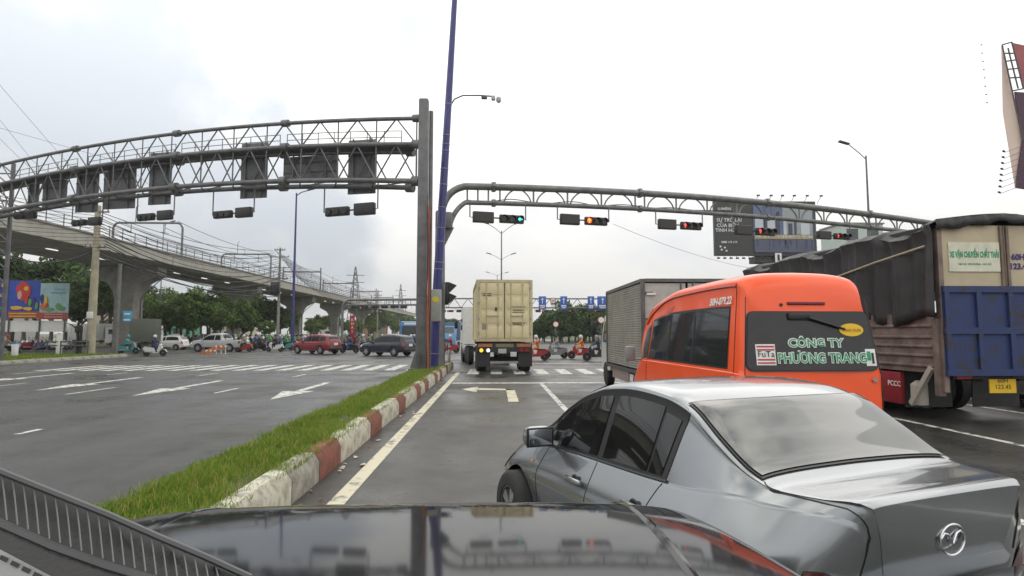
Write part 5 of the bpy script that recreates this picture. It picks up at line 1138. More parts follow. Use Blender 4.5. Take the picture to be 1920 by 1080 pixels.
for k in range(11):
    q = at(34 + k * 8.6, 640, 58 + (k % 3)); bike((q.x, q.y, .1), R(60 + rnd.uniform(-8, 8)), 'parked motorbike in the row below the colourful hoarding', P_[rnd.choice(['black', 'red', 'white', 'grey', 'blue'])], 'motorbikes parked below the hoarding')
for k, px in enumerate((345, 352, 362, 372)):
    q = gnd(px, 650); bike(q, R(175 + rnd.uniform(-10, 10)), 'motorbike squeezed in beside the white hatchback', P_[rnd.choice(['black', 'red', 'grey'])], 'motorbikes beside the white hatchback'); rider(q, R(176), 'rider squeezed in beside the white hatchback', C[rnd.choice(['navy', 'grey', 'black'])], C['black'], C[rnd.choice(['white', 'black'])], 'riders beside the white hatchback', .95)

# ------------------------------------------------------------------ trees
LV = [leafmat('leaf_mid', (.06, .115, .025), (.11, .17, .04), .3, .5), leafmat('leaf_dark', (.03, .06, .02), (.055, .10, .03), .25, .5), leafmat('leaf_light', (.11, .18, .035), (.19, .25, .06), .3, .5)]
def crown_mesh(seed, rx, rz, n, leaf, mats, p):
    g = np.random.default_rng(seed); nc = 26
    c = g.normal(size=(nc, 3)); c /= np.linalg.norm(c, axis=1)[:, None]; c *= (g.uniform(.25, 1, nc) ** .5)[:, None] * [rx * .78, rx * .78, rz * .78]
    cr = g.uniform(.16, .36, nc) * rx
    k = g.integers(0, nc, n); d = g.normal(size=(n, 3)); d /= np.linalg.norm(d, axis=1)[:, None]
    P = c[k] + d * (cr[k] * g.uniform(.45, 1.05, n))[:, None] * [1, 1, .75]
    a = g.normal(size=(n, 3)); a /= np.linalg.norm(a, axis=1)[:, None]; b = np.cross(a, g.normal(size=(n, 3))); b /= np.linalg.norm(b, axis=1)[:, None]
    s = g.uniform(.6, 1.3, n)[:, None] * leaf
    V = np.stack([P - a * s, P + b * s * .45, P + a * s, P - b * s * .45], 1).reshape(-1, 3)
    me = bpy.data.meshes.new('crown'); me.vertices.add(4 * n); me.vertices.foreach_set('co', V.ravel()); me.loops.add(4 * n); me.loops.foreach_set('vertex_index', np.arange(4 * n))
    me.polygons.add(n); me.polygons.foreach_set('loop_start', np.arange(n) * 4); me.polygons.foreach_set('loop_total', np.full(n, 4))
    for m in mats: me.materials.append(m)
    me.polygons.foreach_set('material_index', g.choice(len(mats), n, p=p).astype(np.int32)); me.update(); return me
def trunk_mesh(seed, h, r):
    q = random.Random(seed); mb = MB(); pts = [(q.uniform(-.08, .08) * k, q.uniform(-.08, .08) * k, h * k / 4) for k in range(5)]; mb.tube(pts, [r, r * .85, r * .75, r * .6, r * .35], 8)
    for k in range(5):
        a = q.uniform(0, 6.3); z = h * q.uniform(.5, .85); L = h * q.uniform(.3, .5); mb.tube([(0, 0, z), (math.cos(a) * L * .5, math.sin(a) * L * .5, z + L * .45), (math.cos(a) * L, math.sin(a) * L, z + L * .7)], [r * .45, r * .3, r * .1], 6)
    return mb.mesh('trunk', M_BARK, 60)
CR = {'mid': crown_mesh(1, 2.6, 1.9, 3600, .20, LV, (.6, .2, .2)), 'dark': crown_mesh(2, 3.6, 3.2, 5200, .27, LV, (.22, .75, .03)), 'light': crown_mesh(3, 2.0, 1.5, 2600, .17, LV, (.4, .1, .5)), 'far': crown_mesh(5, 3.0, 3.0, 2600, .30, LV, (.4, .56, .04))}
TR = {'mid': (trunk_mesh(1, 3.2, .14), 3.6), 'dark': (trunk_mesh(2, 5.5, .25), 6.4), 'light': (trunk_mesh(3, 2.6, .1), 2.9), 'far': (trunk_mesh(5, 3.0, .2), 3.4)}
def tree(kind, x, y, s, label, group):
    s *= rnd.uniform(.82, 1.16)
    if s > 1.3 and kind != 'far': label = 'tall ' + label
    o = thing('street_tree' if kind != 'far' else 'roadside_tree', label, 'tree', (x, y, 0), rnd.uniform(0, 6.3), group); o.scale = (s, s, s * rnd.uniform(.92, 1.08))
    link('trunk', TR[kind][0], o); link('crown', CR[kind], o, (0, 0, TR[kind][1]), (0, 0, rnd.uniform(0, 6)))
for px, d, s in ((310, 76, 1.0), (338, 80, 1.15), (362, 74, 1.05), (388, 82, 1.2), (412, 78, 1.05), (436, 84, 1.1), (455, 88, 1.1), (285, 84, 1.05), (350, 96, 1.3), (402, 100, 1.35), (270, 100, 1.3), (300, 112, 1.5), (330, 118, 1.6), (375, 116, 1.6), (425, 112, 1.45), (470, 118, 1.4), (285, 122, 1.6), (318, 126, 1.7), (352, 124, 1.65), (392, 126, 1.7), (448, 124, 1.6), (495, 122, 1.4), (525, 128, 1.45), (262, 92, 1.0)):
    q = at(px, 640, d); tree('mid', q.x, d, s * 1.12, 'bushy green street tree in the row under and before the viaduct', 'street trees by the viaduct')
for px, d, s in ((20, 84, 1.35), (70, 80, 1.15), (120, 86, 1.35), (165, 80, 1.1), (205, 88, 1.15), (-30, 76, 1.3), (145, 70, .75), (45, 100, 1.6), (190, 104, 1.4), (225, 98, 1.1), (95, 110, 1.5), (150, 112, 1.4), (-5, 110, 1.6), (240, 116, 1.3)):
    q = at(px, 640, d); tree('dark', q.x, d, s, 'big dark green tree behind the hoarding and utility pole', 'dark trees behind the hoarding')
for px, d, s in ((500, 92, .9), (588, 112, 1.0), (668, 130, 1.1), (700, 150, 1.2), (655, 128, .9), (745, 170, 1.2), (600, 150, 1.6), (620, 160, 1.6), (690, 190, 2.0), (725, 200, 2.0), (765, 230, 2.2), (540, 120, 1.3)):
    q = at(px, 640, d); tree('light', q.x, d, s, 'light green small tree between the viaduct piers', 'small trees between the piers')
for k in range(46):
    px = 985 + (k % 23) * 11.5 + rnd.uniform(-4, 4); d = (112 if k < 23 else 132) + rnd.uniform(-5, 5); h = np.interp(px, [985, 1010, 1040, 1075, 1110, 1150, 1250], [.62, .85, 1.02, 1.12, 1.15, 1.2, 1.2])
    q = at(px, 640, d); tree('far', q.x + 1.5, d, h * rnd.uniform(.88, 1.1), 'dark green tree in the dense belt beyond the junction', 'tree belt beyond the junction')
for k in range(26):
    px = 830 + k * 4; d = 210 + rnd.uniform(-12, 30); q = at(px, 632, d); 
    if not (-12 < q.x < 14): tree('far', q.x, d, 1.0 * rnd.uniform(.8, 1.1), 'hazy tree far along the road', 'trees far along the road')
# ------------------------------------------------------------------ utility poles and wires on the left
M_PCON = mat('pole_concrete', (.30, .27, .19), .85, 0, 0, 2, .2, col2=(.43, .40, .29))
def upole(px, py, d, ytop, label, r=.17, arms=()):
    b = at(px, py, d); b.z = .1; h = at(px, ytop, d).z; o = thing('utility_pole', label, 'pole', (b.x, d, .1))
    MB().tube([(0, 0, 0), (0, 0, h / 2), (0, 0, h)], [r, r * .85, r * .65], 12).part('shaft', M_PCON if r > .2 else M_CONCD, o)
    for z, w in arms: MB().box((0, -.1, h - z), (w, .1, .1)).part('crossarm', M_GREY, o); [MB().lathe([(.03, 0), (.06, .04), (.03, .16)], 8, 'z', (x * w / 2, -.1, h - z + .05)).part('insulator', mat('insulator', (.25, .12, .08), .3), o) for x in (-.9, -.45, .45, .9)]
    return o, Vector((b.x, d, h))
p1, T1 = upole(169, 668, 44.8, 388, 'thick weathered concrete utility pole standing on the grass verge', .30, ((.5, 1.8), (3.2, 1.6)))
MB().bbox((0, -.28, 3.0), (.42, .12, .5), .02).part('notice', M_WHITE, p1)
p2, T2 = upole(520, 648, 76, 466, 'dark concrete utility pole crowded with cables in front of the catenary portal', .19, ((.3, 1.4), (1.2, 2.4), (2.6, 2.6), (4.0, 2.4)))
MB().bbox((-.35, -.3, T2.z - 5.2), (1.1, .6, 1.5), .1).part('cable_coil_box', M_BLACK, p2)
p3, T3 = upole(707, 640, 140, 545, 'far concrete utility pole between the viaduct piers', .18, ((.3, 2.0), (1.2, 2.0)))
LBW = 'sagging black overhead cable strung between the concrete utility poles'
for k in range(14):
    a = T2 + Vector((-.9 + .15 * k, -.1, -.3 - .27 * k)); b = T1 + Vector((.1 * k - .3, -.1, -.2 - .24 * k)); wire(sag(a, b, .9 + .10 * k + .25 * (k % 3), 14), .028 + .010 * (k > 8), LBW, 'cable', 'cables between the utility poles')
    c = Vector((-47 + k * .25, 31 - .15 * k, 13.6 - .38 * k)); wire(sag(b, c, .5 + .05 * k, 10), .016, 'thin black cable running from the concrete pole over the gantry lattice', 'cable', 'cables over the gantry lattice')
for k in range(12):
    a = T2 + Vector((-.6 + .25 * k, -.1, -.3 - .3 * k)); b = T3 + Vector((.1 * k, 0, -.2 - .2 * k)); wire(sag(a, b, 1.6 + .1 * k, 14), .036, 'sagging cable running on from the crowded pole along the viaduct', 'cable', 'cables along the viaduct')
for k, (x0, y0, x1, y1) in enumerate(((0, 160, 130, 310), (0, 225, 60, 300), (0, 240, 230, 305), (0, 260, 40, 300))):
    wire([at(x0 - 60, y0 - (y1 - y0) / (x1 - x0) * 60, 40), at(x1, y1, 46), at(x1 + 60, y1 + 50, 48)], .012, 'hair-thin overhead cable crossing the cloudy sky', 'cable', 'thin cables against the sky')
wire(sag(at(1150, 420, 60), at(1420, 505, 80), .6), .02, 'faint single cable descending towards the dark billboard', 'cable')
for k, (pa, ya, da, pb, yb, db_) in enumerate(((170, 470, 44.6, 520, 545, 75.8), (170, 476, 44.6, 520, 556, 75.8), (-40, 455, 36, 170, 472, 44.6))):
    wire(sag(at(pa, ya, da), at(pb, yb, db_), 1.0), .05, 'thick low bundle of cables slung under the viaduct', 'cable', 'low cable bundles')
# sign post, blue lamp posts, small posts
b = at(217, 660, 47); o = thing('steel_post', 'plain grey steel post with a small blue sign beside the olive lorry', 'pole', (b.x, 47, .1))
MB().tube([(0, 0, 0), (0, 0, at(217, 497, 47).z)], .13, 10).part('post', M_GALV, o); MB().bbox((.75, 0, at(217, 596, 47).z), (.7, .04, .85), .02).part('sign_panel', mat('sign_cyan', (.05, .32, .55), .4), o); MB().tube([(0, 0, 2.9), (.7, 0, 2.9)], .03, 6).part('sign_arm', M_GALV, o)
MB().box((.75, -.026, at(217, 591, 47).z), (.45, .01, .12)).part('sign_bar', M_WHITE, o); MB().box((.75, -.026, at(217, 602, 47).z), (.5, .01, .12)).part('sign_bar', M_WHITE, o)
def lamp(px, py, d, ytop, label, m, arms, group=None, r=.12, L=2.2, lift=.5):
    b = at(px, py, d); b.z = 0; t = at(px, ytop, d); h = t.z; o = thing('street_lamp', label, 'street lamp', (b.x, d, 0), 0, group)
    MB().tube([(0, 0, 0), (0, 0, h * .5), (0, 0, h)], [r, r * .75, r * .5], 10).part('post', m, o); MB().lathe([(r * 1.9, 0), (r * 1.9, .05), (r * 1.1, .4)], 10).part('base', m, o)
    for s in arms:
        MB().tube([(0, 0, h - .3), (s * L * .4, 0, h + lift * .25), (s * L, 0, h + lift)], r * .3, 6).part('arm', m, o)
        MB().bbox((s * (L + .35), 0, h + lift + .12), (.85, .32, .13), .05, rot=(0, R(-16 * s), 0)).part('lamp_head', M_DGREY, o)
    return o
lamp(548, 640, 62, 362, 'dark blue street lamp post near the dark red SUV', M_BLUEP, (1,), None, .17, 1.2, .3)
lamp(1640, 640, 44, 292, 'slim grey street lamp with one long arm, over the tarpaulin truck', M_GREY, (-1,), None, .12, 1.35, .9)
lamp(940, 640, 62, 433, 'double-armed street lamp above the cream container, tall one', M_GREY, (-1, 1), None, .11, 1.4, .75)
lamp(939.5, 640, 92, 484, 'double-armed street lamp above the cream container, shorter one behind', M_GREY, (-1, 1), None, .11, 1.6, .6)
lamp(932, 640, 130, 515, 'double-armed street lamp just showing over the container roof', M_GREY, (-1, 1), None, .11, 1.8, .4)
lamp(297, 640, 92, 420, 'thin grey street lamp rising in front of the viaduct cables', M_GREY, (1,), None, .1, 1.0, .3)
for px, py, d, h, lb in ((110, 664, 44, 1.6, 'white square bollard with a cap on the grass verge'), (112 - 85, 672, 41, .9, 'small blue and white marker post on the grass verge')):
    b = at(px, py, d); o = thing('marker_post', lb, 'post', (b.x, d, .15)); MB().bbox((0, 0, h / 2), (.28, .28, h), .02).part('post', M_WHITE, o); MB().box((0, 0, h + .04), (.34, .34, .08), None, 0, .6).part('cap', M_SIGNBLUE if h < 1 else M_WHITE, o)
for px, lb in ((144, 'dark steel post beside the concrete pole, taller of the pair'), (150, 'dark steel post tight against the concrete pole')):
    b = at(px, 664, 44.3); o = thing('steel_post', lb, 'post', (b.x, 44.3, .15)); MB().tube([(0, 0, 0), (0, 0, 2.4 if px < 147 else 2.1)], .09, 8).part('post', M_BLACK, o); MB().bbox((0, -.1, 1.9), (.3, .12, .5), .02).part('box', M_BLACK, o)
# guard rail on the verge
b0, b1, b2 = at(60, 656, 43.5), at(88, 648, 43.8), at(165, 648, 44.2)
gr_ = thing('guard_rail', 'low grey guard rail bending up along the grass verge', 'guard rail', (b0.x, b0.y, .15)); ob = Vector((b0.x, b0.y, .15))
for dz in (0, .28): MB().tube([b0 - ob + Vector((0, 0, dz * .2)), b1 - ob + Vector((0, 0, dz)), b2 - ob + Vector((0, 0, dz))], .06, 6).part('rail', M_DGREY, gr_)
for k in range(4): q = b1.lerp(b2, k / 3) - ob; MB().tube([(q.x, q.y, 0), (q.x, q.y, q.z + .35)], .05, 6).part('post', M_DGREY, gr_)
# striped barriers by the pickup
M_BAR = mat('barrier_orange', (.45, .14, .05), .6, 0, .2)
for k, px in enumerate((392, 400, 408)):
    q = gnd(px, 664); o = thing('barrier', 'orange and white sloping road barrier piled beside the pickup truck', 'barrier', q, R(10 * k), 'barriers beside the pickup')
    MB().box((0, 0, .38), (1.7, .10, .16), (0, R(-24), 0)).part('board', M_BAR, o)
    for j in (1, 3): MB().box((-.6 + j * .4, -.056, .38 - (-.6 + j * .4) * -.445), (.16, .012, .15), (0, R(-24), 0)).part('stripe', M_WHITE, o)
    for x in (-.6, .6): MB().tube([(x, 0, 0), (x, 0, .38 + x * .445)], .03, 6).part('leg', M_WHITE, o)
# hoarding on the left: painted panels
hb_ = thing('hoarding', 'colourful roadside hoarding with blue and pale teal panels above a white wall', 'billboard', (at(60, 600, 62).x, 62, 0))
ox = hb_.location.x; d = 62
def hx_(px): return at(px, 600, d).x - ox
def hz(py): return at(60, py, d).z
def hpanel(name, x0, x1, y0, y1, m, off, mi=None): return MB().box(((hx_(x0) + hx_(x1)) / 2, -off, (hz(y0) + hz(y1)) / 2), (hx_(x1) - hx_(x0), .04, hz(y0) - hz(y1))).part(name, m, hb_)
MH = {k: mat('hoarding_' + k, v, .6, 0, .15, 1.5) for k, v in dict(blue=(.02, .06, .36), red=(.50, .03, .02), teal=(.33, .50, .52), yellow=(.65, .42, .03), orange=(.55, .14, .04), navy=(.02, .03, .2), green=(.1, .3, .08), pink=(.6, .35, .3), rust=(.35, .06, .04)).items()}
hpanel('panel', -60, 15, 524, 596, MH['navy'], 0); hpanel('panel', 15, 73, 526, 597, MH['blue'], .0); hpanel('panel', 73, 127, 531, 599, MH['teal'], .0); hpanel('base_band', 15, 73, 584, 597, MH['rust'], .05); hpanel('base_band', 73, 127, 586, 599, MH['rust'], .05)
for y in (587, 592): hpanel('slogan_line', 18, 69, y, y + 2.2, MH['yellow'], .09); hpanel('slogan_line', 84, 118, y + 1.5, y + 3, MH['pink'], .09)
rr = random.Random(4)
def blob(px, py, w, h, m, off, n=11):
    P = [(hx_(px) + math.cos(a) * w * rr.uniform(.75, 1.1), hz(py) + math.sin(a) * h * rr.uniform(.75, 1.1)) for a in np.linspace(0, 2 * math.pi, n)[:-1]]
    MB().prism(P, -off - .02, -off + .0, 'xz').part('painted_shape', m, hb_)
blob(42, 545, .85, 1.0, MH['red'], .06); blob(47, 541, .25, .25, MH['yellow'], .10)
for px, py, w, h, c in ((35, 553, .25, .5, 'pink'), (48, 561, .22, .45, 'red'), (55, 567, .2, .45, 'green'), (62, 565, .2, .5, 'navy'), (30, 577, .7, .22, 'yellow'), (52, 579, .5, .2, 'yellow'), (68, 573, .2, .4, 'green'),
                        (77, 560, .18, .55, 'navy'), (85, 565, .2, .6, 'yellow'), (80, 576, .3, .35, 'orange'), (92, 580, .5, .2, 'green'), (108, 574, .3, .35, 'green'), (115, 578, .4, .25, 'green'), (87, 572, .15, .3, 'red')): blob(px, py, w, h, MH[c], .06 + rr.uniform(.0, .03))
hpanel('slogan_line', 100, 118, 541, 543, mat('faint_blue', (.2, .38, .45), .6), .05); hpanel('slogan_line', 92, 120, 547, 549.5, mat('faint_blue', (.2, .38, .45), .6), .05)
hpanel('emblem_disc', 0, 5, 530, 538, MH['yellow'], .06); hpanel('slogan_line', -4, 7, 551, 558, MH['pink'], .06); hpanel('slogan_line', -8, 10, 576, 580, MH['green'], .06)
hpanel('base_wall', -60, 124, 601, 622, M_WHITE, -.2)
for px in (-20, 15, 73, 120): MB().tube([(hx_(px), .1, 0), (hx_(px), .1, hz(530))], .08, 6).part('leg', M_GREY, hb_)
# ------------------------------------------------------------------ billboards on the right
d = 72; q0, q1 = at(1340, 480, d), at(1530, 480, d)
bb = thing('billboard', 'dark rooftop-tall advertising billboard with white lettering and a city picture', 'billboard', ((q0.x + q1.x) / 2, d, 0))
ox = bb.location.x
def bx_(px): return at(px, 430, d).x - ox
def bz_(py): return at(1430, py, d).z
def bpan(name, x0, x1, y0, y1, m, off, th=.12, par=None): return MB().box(((bx_(x0) + bx_(x1)) / 2, -off, (bz_(y0) + bz_(y1)) / 2), (bx_(x1) - bx_(x0), th, bz_(y0) - bz_(y1))).part(name, m, par or bb)
MBB = {k: mat('ad_' + k, v, .5, 0, .12, .4) for k, v in dict(dark=(.045, .044, .046), blue=(.12, .16, .28), teal=(.30, .34, .36), pale=(.5, .53, .58), gold=(.4, .33, .16), navy=(.05, .06, .11), water=(.08, .095, .15)).items()}
MB().box((0, 0, (bz_(378) + bz_(480)) / 2), (bx_(1530) - bx_(1340), .5, bz_(378) - bz_(480))).part('panel', MBB['dark'], bb)
bpan('picture', 1411, 1522, 384, 474, MBB['blue'], .30); bpan('picture_sky', 1465, 1520, 386, 440, MBB['teal'], .38); bpan('picture_water', 1411, 1522, 450, 474, MBB['water'], .38); bpan('picture_lights', 1412, 1520, 441, 449, MBB['gold'], .40)
for x0, x1, y0, m in ((1413, 1428, 405, 'pale'), (1431, 1433, 388, 'navy'), (1436, 1450, 412, 'pale'), (1453, 1459, 398, 'navy'), (1466, 1471, 416, 'pale'), (1475, 1482, 420, 'navy'), (1486, 1490, 416, 'navy'), (1498, 1514, 420, 'pale')): bpan('picture_tower', x0, x1, y0, 441, MBB[m], .44)
rr = random.Random(3)
for k in range(26): x = 1413 + rr.uniform(0, 106); h = rr.uniform(1.5, 5); bpan('picture_window', x, x + rr.uniform(1, 3), 445 - h / 2, 445 + h / 2, MBB['pale'], .50, .03)
for k in range(14): x = 1413 + rr.uniform(0, 106); bpan('picture_reflection', x, x + rr.uniform(1, 2.5), 451, 455 + rr.uniform(4, 14), MBB['navy'], .45, .03)
for body, px, py, s in (('LUMIÈRE', 1358, 393, .45), ('SỰ TRỞ LẠI', 1366, 414, .62), ('CỦA BIỂU', 1363, 424, .62), ('TINH HOA', 1362, 433, .62), ('0888 119 119', 1365, 455, .36)):
    link('lettering', text_mesh(body, s, M_WT, .01, .004), bb, (bx_(px), -.28, bz_(py)), (R(90), 0, 0))
for px, py in ((1347, 463), (1355, 465), (1349, 469), (1358, 471)): bpan('logo_mark', px, px + 3, py - 1.5, py + 1.5, M_WT, .28, .02)
bpan('logo_plate', 1449, 1461, 475, 492, M_WT, .35, .1); bpan('logo_figure', 1453, 1457, 478, 489, M_BLACK, .42, .04)
MB().box((bx_(1470), 1.0, (bz_(480) + bz_(492)) / 2), (bx_(1530) - bx_(1420), 1.8, bz_(478) - bz_(490))).part('catwalk', mat('catwalk', (.05, .05, .055), .6), bb)
MB().tube([(bx_(1440), 1.0, 0), (bx_(1440), 1.0, bz_(490))], .75, 16).part('column', M_GREY, bb)
for k in range(9): x = bx_(1336 + k * 11.5); MB().tube([(x + .5, -.2, bz_(481)), (x, -1.6, bz_(487))], .03, 5).part('floodlight_arm', M_GREY, bb); MB().bbox((x, -1.7, bz_(487.5)), (.35, .25, .18), .04).part('floodlight', M_BLACK, bb)
for px in (1417, 1441, 1462, 1484, 1508, 1534): MB().tube([(bx_(px), 0, bz_(381)), (bx_(px), -.9, bz_(371))], .03, 5).part('floodlight_arm', M_GREY, bb); MB().bbox((bx_(px), -1.0, bz_(370)), (.35, .25, .18), .04).part('floodlight', M_BLACK, bb)
# near billboard at the right edge: steel frame with printed faces, seen nearly edge-on
d = 27; a, b = at(1883, 82, d), at(1898, 350, d)
nb = thing('billboard', 'tall pink billboard seen nearly edge-on with a row of floodlight arms', 'billboard', (a.x, d, 0), R(0)); ztop, zbot = a.z, b.z
M_PINK = mat('pink_vinyl', (.34, .08, .09), .5, 0, .25, .5); M_PINK2 = mat('pale_pink_vinyl', (.70, .50, .50), .5, 0, .1, .4, col2=(.72, .62, .48)); M_PURP = mat('purple_vinyl', (.06, .02, .05), .5, 0, .2)
NL = nb.location.copy()
def npt(px, py, dd): return at(px, py, d + dd) - NL
def nslab(name, P, dd, m, th=.06):
    n = len(P); V = [npt(x, y, dd) for x, y in P]; V2 = [v + Vector((0, th, 0)) for v in V]
    return MB().add(V + V2, [tuple(range(n)), tuple(range(2 * n - 1, n - 1, -1))] + [(i, (i + 1) % n, (i + 1) % n + n, i + n) for i in range(n)]).part(name, m, nb)
nslab('side_face', [(1879, 85), (1917, 262), (1905, 352), (1882, 210)], .3, M_PINK2)
nslab('front_face', [(1898, 80), (1990, 100), (1990, 175), (1919, 165)], .25, M_PINK); nslab('lower_face', [(1903, 172), (1990, 178), (1990, 365), (1905, 352), (1918, 262)], .2, M_PURP)
for (x0, y0), (x1, y1) in (((1879, 84), (1918, 263)), ((1890, 90), (1909, 166)), ((1897, 79), (1919, 166)), ((1879, 84), (1897, 79)), ((1883, 100), (1900, 100)), ((1886, 115), (1906, 112)), ((1889, 130), (1910, 128)), ((1893, 146), (1915, 145)), ((1900, 170), (1920, 166))):
    MB().tube([npt(x0, y0, .1), npt(x1, y1, .1)], .035, 6).part('frame_bar', M_DGREY, nb)
for k in range(8):
    y = 283 + k * 11; x = 1884 - k * 1.2; MB().tube([npt(1916 - k * 1.2, y - 9, .1), npt(x, y + 3, -.05)], .012, 5).part('floodlight_arm', M_GREY, nb); MB().bbox(npt(x - 2, y + .5, -.05), (.12, .1, .06), .02, rot=(0, R(35), 0)).part('floodlight', M_BLACK, nb)
for k in range(8):
    p = npt(1840 + k * 1.5, 84 + k * 15.5, 0); MB().bbox(p, (.07, .08, .05), .02).part('floodlight', mat('far_flood', (.25, .25, .25), .5), nb); MB().tube([p, npt(1884, 88 + k * 15.5, .2)], .003, 4).part('floodlight_arm', mat('fine_steel', (.7, .7, .7), .5), nb)
q = npt(1960, 350, .6); MB().tube([(q.x, .6, 0), (q.x, .6, q.z)], .6, 14).part('column', M_GREY, nb)
# ------------------------------------------------------------------ far gantry with blue lane signs across the junction
d = 92; fg = thing('sign_gantry', 'thin far gantry carrying blue lane signs across the junction', 'gantry', (0, d, 0)); z0, z1 = at(960, 577, d).z, at(960, 560, d).z; xa, xb = at(826, 570, d).x, at(1260, 570, d).x
for z in (z0, z1): MB().tube([(xa, 0, z), (xb, 0, z)], .11, 8).part('chord', M_GREY, fg)
n = 34
for k in range(n): x0, x1 = xa + (xb - xa) * k / n, xa + (xb - xa) * (k + 1) / n; MB().tube([(x0, 0, z0 if k % 2 else z1), (x1, 0, z1 if k % 2 else z0)], .05, 5).part('brace', M_GREY, fg)
for x in (xa, xb): MB().tube([(x, 0, 0), (x, 0, z1 + .4)], .2, 10).part('post', M_GREY, fg)
for px, w, lb in ((1017, 1.15, 'blue lane sign on the far gantry next to the cream container'), (1057, 1.1, 'blue lane sign on the far gantry between the round sign and the pair'), (1108, 1.05, 'narrow blue lane sign on the far gantry, left of the wide one'), (1130, 1.7, 'wide blue lane sign on the far gantry by the ribbed box truck')):
    q = at(px, 568, d - .3); s = thing('lane_sign', lb, 'road sign', q); MB().bbox((0, 0, 0), (w, .06, 2.1), .04).part('panel', M_SIGNBLUE, s)
    MB().prism([(-.06, -.1), (-.06, .5), (-.2, .5), (0, .85), (.2, .5), (.06, .5), (.06, -.1)], -.045, -.032, 'xz').part('arrow', M_WHITE, s); MB().box((0, -.04, -.45), (w * .7, .015, .22)).part('text_bar', M_WHITE, s); MB().box((0, -.04, -.75), (w * .6, .015, .14)).part('text_bar', M_WHITE, s)
q = at(1037, 564, d - .3); s = thing('speed_sign', 'round white sign on the far gantry between blue signs', 'road sign', q); MB().lathe([(.48, 0), (.48, -.04)], 20, 'y').part('disc', M_RED, s); MB().lathe([(.38, -.04), (.38, -.06)], 20, 'y').part('face', M_WHITE, s); MB().box((0, 0, -.75), (.6, .05, .3)).part('plate', M_WHITE, s)
link('lettering', text_mesh('60', .5, M_BLACK, .005), s, (0, -.07, 0), (R(90), 0, 0))
for k, (px, lb) in enumerate(((838, 'far traffic light beside the blue heavy truck'), (868, 'far traffic light next to the container side'), (1016, 'far red traffic light below the first blue sign'), (1066, 'far red traffic light below the middle blue signs'), (1114, 'far red traffic light near the ribbed truck'))):
    signal(px, 583, d - .3, 2.0, 0, lb, (0, 'r'), .5, grp='traffic lights on the far gantry')
# cantilever light pole across the junction on the left
d = 62; b = at(641, 640, d); z = at(641, 562, d).z; o = thing('signal_pole', 'pale curved signal pole with a long double arm in front of the viaduct', 'pole', (b.x, d, 0))
w = at(790, 562, d).x - b.x
MB().tube([(0, 0, 0), (0, 0, z - .8), (.15, 0, z - .3), (.6, 0, z), (w, 0, z + .05)], .13, 8).part('upper_arm', M_GALV, o); MB().tube([(.1, 0, z - .9), (.5, 0, z - .55), (w, 0, z - .5)], .08, 8).part('lower_arm', M_GALV, o)
for k in range(8): x = .8 + k * (w - 1) / 8; MB().tube([(x, 0, z - .5), (x, 0, z)], .04, 5).part('strut', M_GALV, o)
for px, lb in ((675, 'traffic light hanging on the pale curved pole, near its bend'), (712, 'traffic light hanging at the middle of the pale curved arm'), (748, 'traffic light hanging on the pale curved arm, near the gantry post')): signal(px, 575, d - .1, 1.7, math.pi, lb, None, .5, grp='traffic lights on the pale curved pole', backside=True)
b = at(660, 640, 66); o = thing('banner_stand', 'tall red vertical banner beside the signal pole', 'banner', (b.x, 66, 0)); MB().tube([(.45, 0, 0), (.45, 0, 5.5)], .04, 6).part('mast', M_GREY, o); MB().bbox((0, 0, 2.3), (.52, .03, 2.9), .01).part('cloth', mat('banner_red', (.32, .015, .03), .7), o); link('lettering', text_mesh('K\nH\nA\nI', .42, M_WT, .004), o, (0, -.03, 2.6), (R(90), 0, 0))
for px, py, d, lb in ((1042, 608, 70, 'small round red-rimmed sign on a thin post in front of the tree belt'), (1127, 600, 60, 'small round sign on a thin post by the ribbed truck')):
    q = at(px, py, d); o = thing('round_sign', lb, 'road sign', (q.x, d, 0)); MB().tube([(0, 0, 0), (0, 0, q.z)], .05, 6).part('post', M_GREY, o); MB().lathe([(.38, -.05), (.38, -.08)], 18, 'y', (0, 0, q.z)).part('rim', M_RED, o); MB().lathe([(.29, -.08), (.29, -.095)], 18, 'y', (0, 0, q.z)).part('face', M_WHITE, o)
# ------------------------------------------------------------------ far towers and buildings
def pylon(px, d, y0, y1, wd, lb):
    a, b = at(px, y0, d), at(px, y1, d); o = thing('pylon', lb, 'pylon', (a.x, d, 0)); h = b.z
    for sx in (-1, 1):
        for sy in (-1, 1): MB().tube([(sx * wd, sy * wd, 0), (sx * wd * .3, sy * wd * .3, h * .75), (sx * .1, sy * .1, h)], .12, 5).part('leg', M_GALV, o)
    for k in range(14):
        z = h * k / 14; w0 = wd * (1 - .93 * z / h); w1 = wd * (1 - .93 * (z + h / 14) / h)
        for s in (-1, 1): MB().tube([(-w0, s * w0, z), (w1, s * w1, z + h / 14)], .07, 4).part('lattice', M_GALV, o); MB().tube([(w0, s * w0, z), (-w1, s * w1, z + h / 14)], .07, 4).part('lattice', M_GALV, o)
    for z in (.78, .88): MB().box((0, 0, h * z), (wd * 2.2, .2, .2)).part('crossarm', M_GALV, o)
pylon(664, 190, 640, 500, 2.6, 'steel lattice pylon rising behind the viaduct portals'); pylon(750, 300, 640, 533, 2.6, 'distant steel pylon behind the far end of the viaduct')
MW = mat('far_window', (.05, .06, .07), .2)
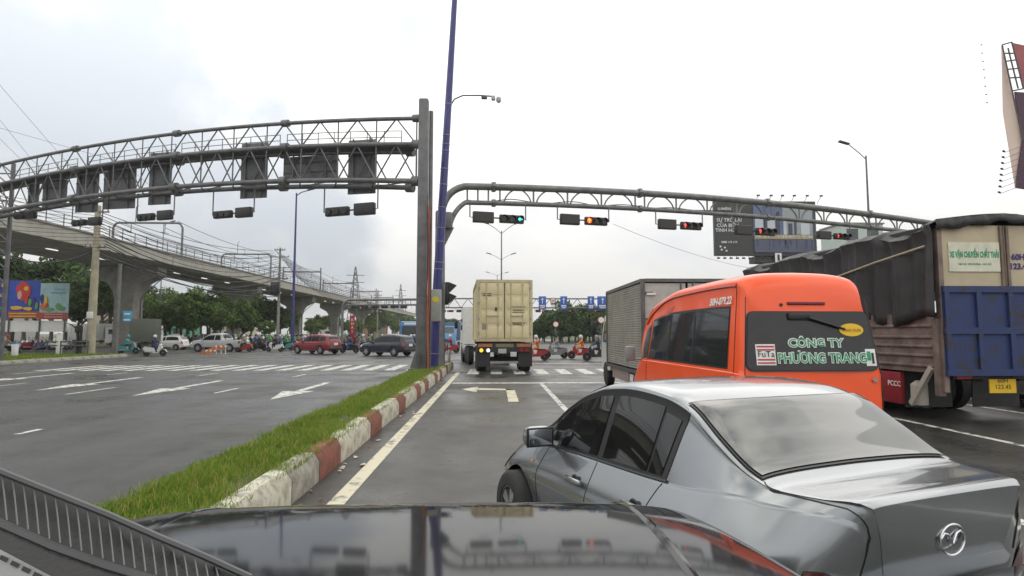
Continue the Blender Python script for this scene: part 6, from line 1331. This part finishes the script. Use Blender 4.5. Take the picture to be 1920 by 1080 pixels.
def house(px0, px1, ytop, d, m, lb, fl=3):
    a, b = at(px0, ytop, d), at(px1, ytop, d); w, h = b.x - a.x, a.z; o = thing('building', lb, 'building', ((a.x + b.x) / 2, d, 0))
    MB().box((0, 4, h / 2), (w, 8, h)).part('wall', m, o); MB().box((0, 4, h + .15), (w + .5, 8.5, .3)).part('roof', M_CONCD, o)
    nx = max(2, int(w / 3))
    for f in range(fl):
        for k in range(nx):
            wn_ = MB().box((-w / 2 + w * (k + .5) / nx, -.01, h * (f + .55) / fl), (w / nx * .55, .08, h / fl * .5)).part('window', MW, o)
            MB().box((-w / 2 + w * (k + .5) / nx, -.06, h * (f + .55) / fl - h / fl * .27), (w / nx * .62, .12, .08)).part('sill', M_CONC, wn_)
house(290, 352, 552, 150, mat('house_green', (.10, .35, .22), .7), 'green and white building far behind the street trees'); house(395, 462, 560, 165, mat('house_cream', (.55, .52, .42), .8), 'cream building behind the street trees and viaduct', 4)
house(575, 632, 598, 170, mat('house_white', (.6, .6, .58), .8), 'low white building seen between viaduct piers', 2); house(655, 720, 606, 230, mat('house_brick', (.4, .2, .12), .8), 'low reddish building seen through the far piers', 2); house(1578, 1655, 420, 120, mat('house_pale', (.45, .52, .5), .7), 'pale green building rising behind the tarpaulin truck', 5)
house(-80, 30, 560, 150, mat('house_grey', (.35, .36, .36), .8), 'grey building behind the dark trees and hoarding', 3); house(180, 250, 575, 140, mat('house_tan', (.4, .36, .3), .8), 'tan building behind the utility pole', 3)
# ------------------------------------------------------------------ damp air: far things fade a little
hm = bpy.data.materials.new('damp_air'); hm.use_nodes = True; hn = hm.node_tree.nodes; hn.remove(hn['Principled BSDF'])
pv = hn.new('ShaderNodeVolumePrincipled'); pv.inputs['Color'].default_value = (.93, .95, .97, 1); pv.inputs['Density'].default_value = .00035; pv.inputs['Anisotropy'].default_value = .3
hm.node_tree.links.new(pv.outputs[0], hn['Material Output'].inputs['Volume'])
hz_ = MB().box((0, 1220, 17), (3010, 2600, 38)).part('haze', hm, None, None); hz_['kind'] = 'stuff'; tag(hz_, 'pale damp haze filling the air over the junction', 'haze')
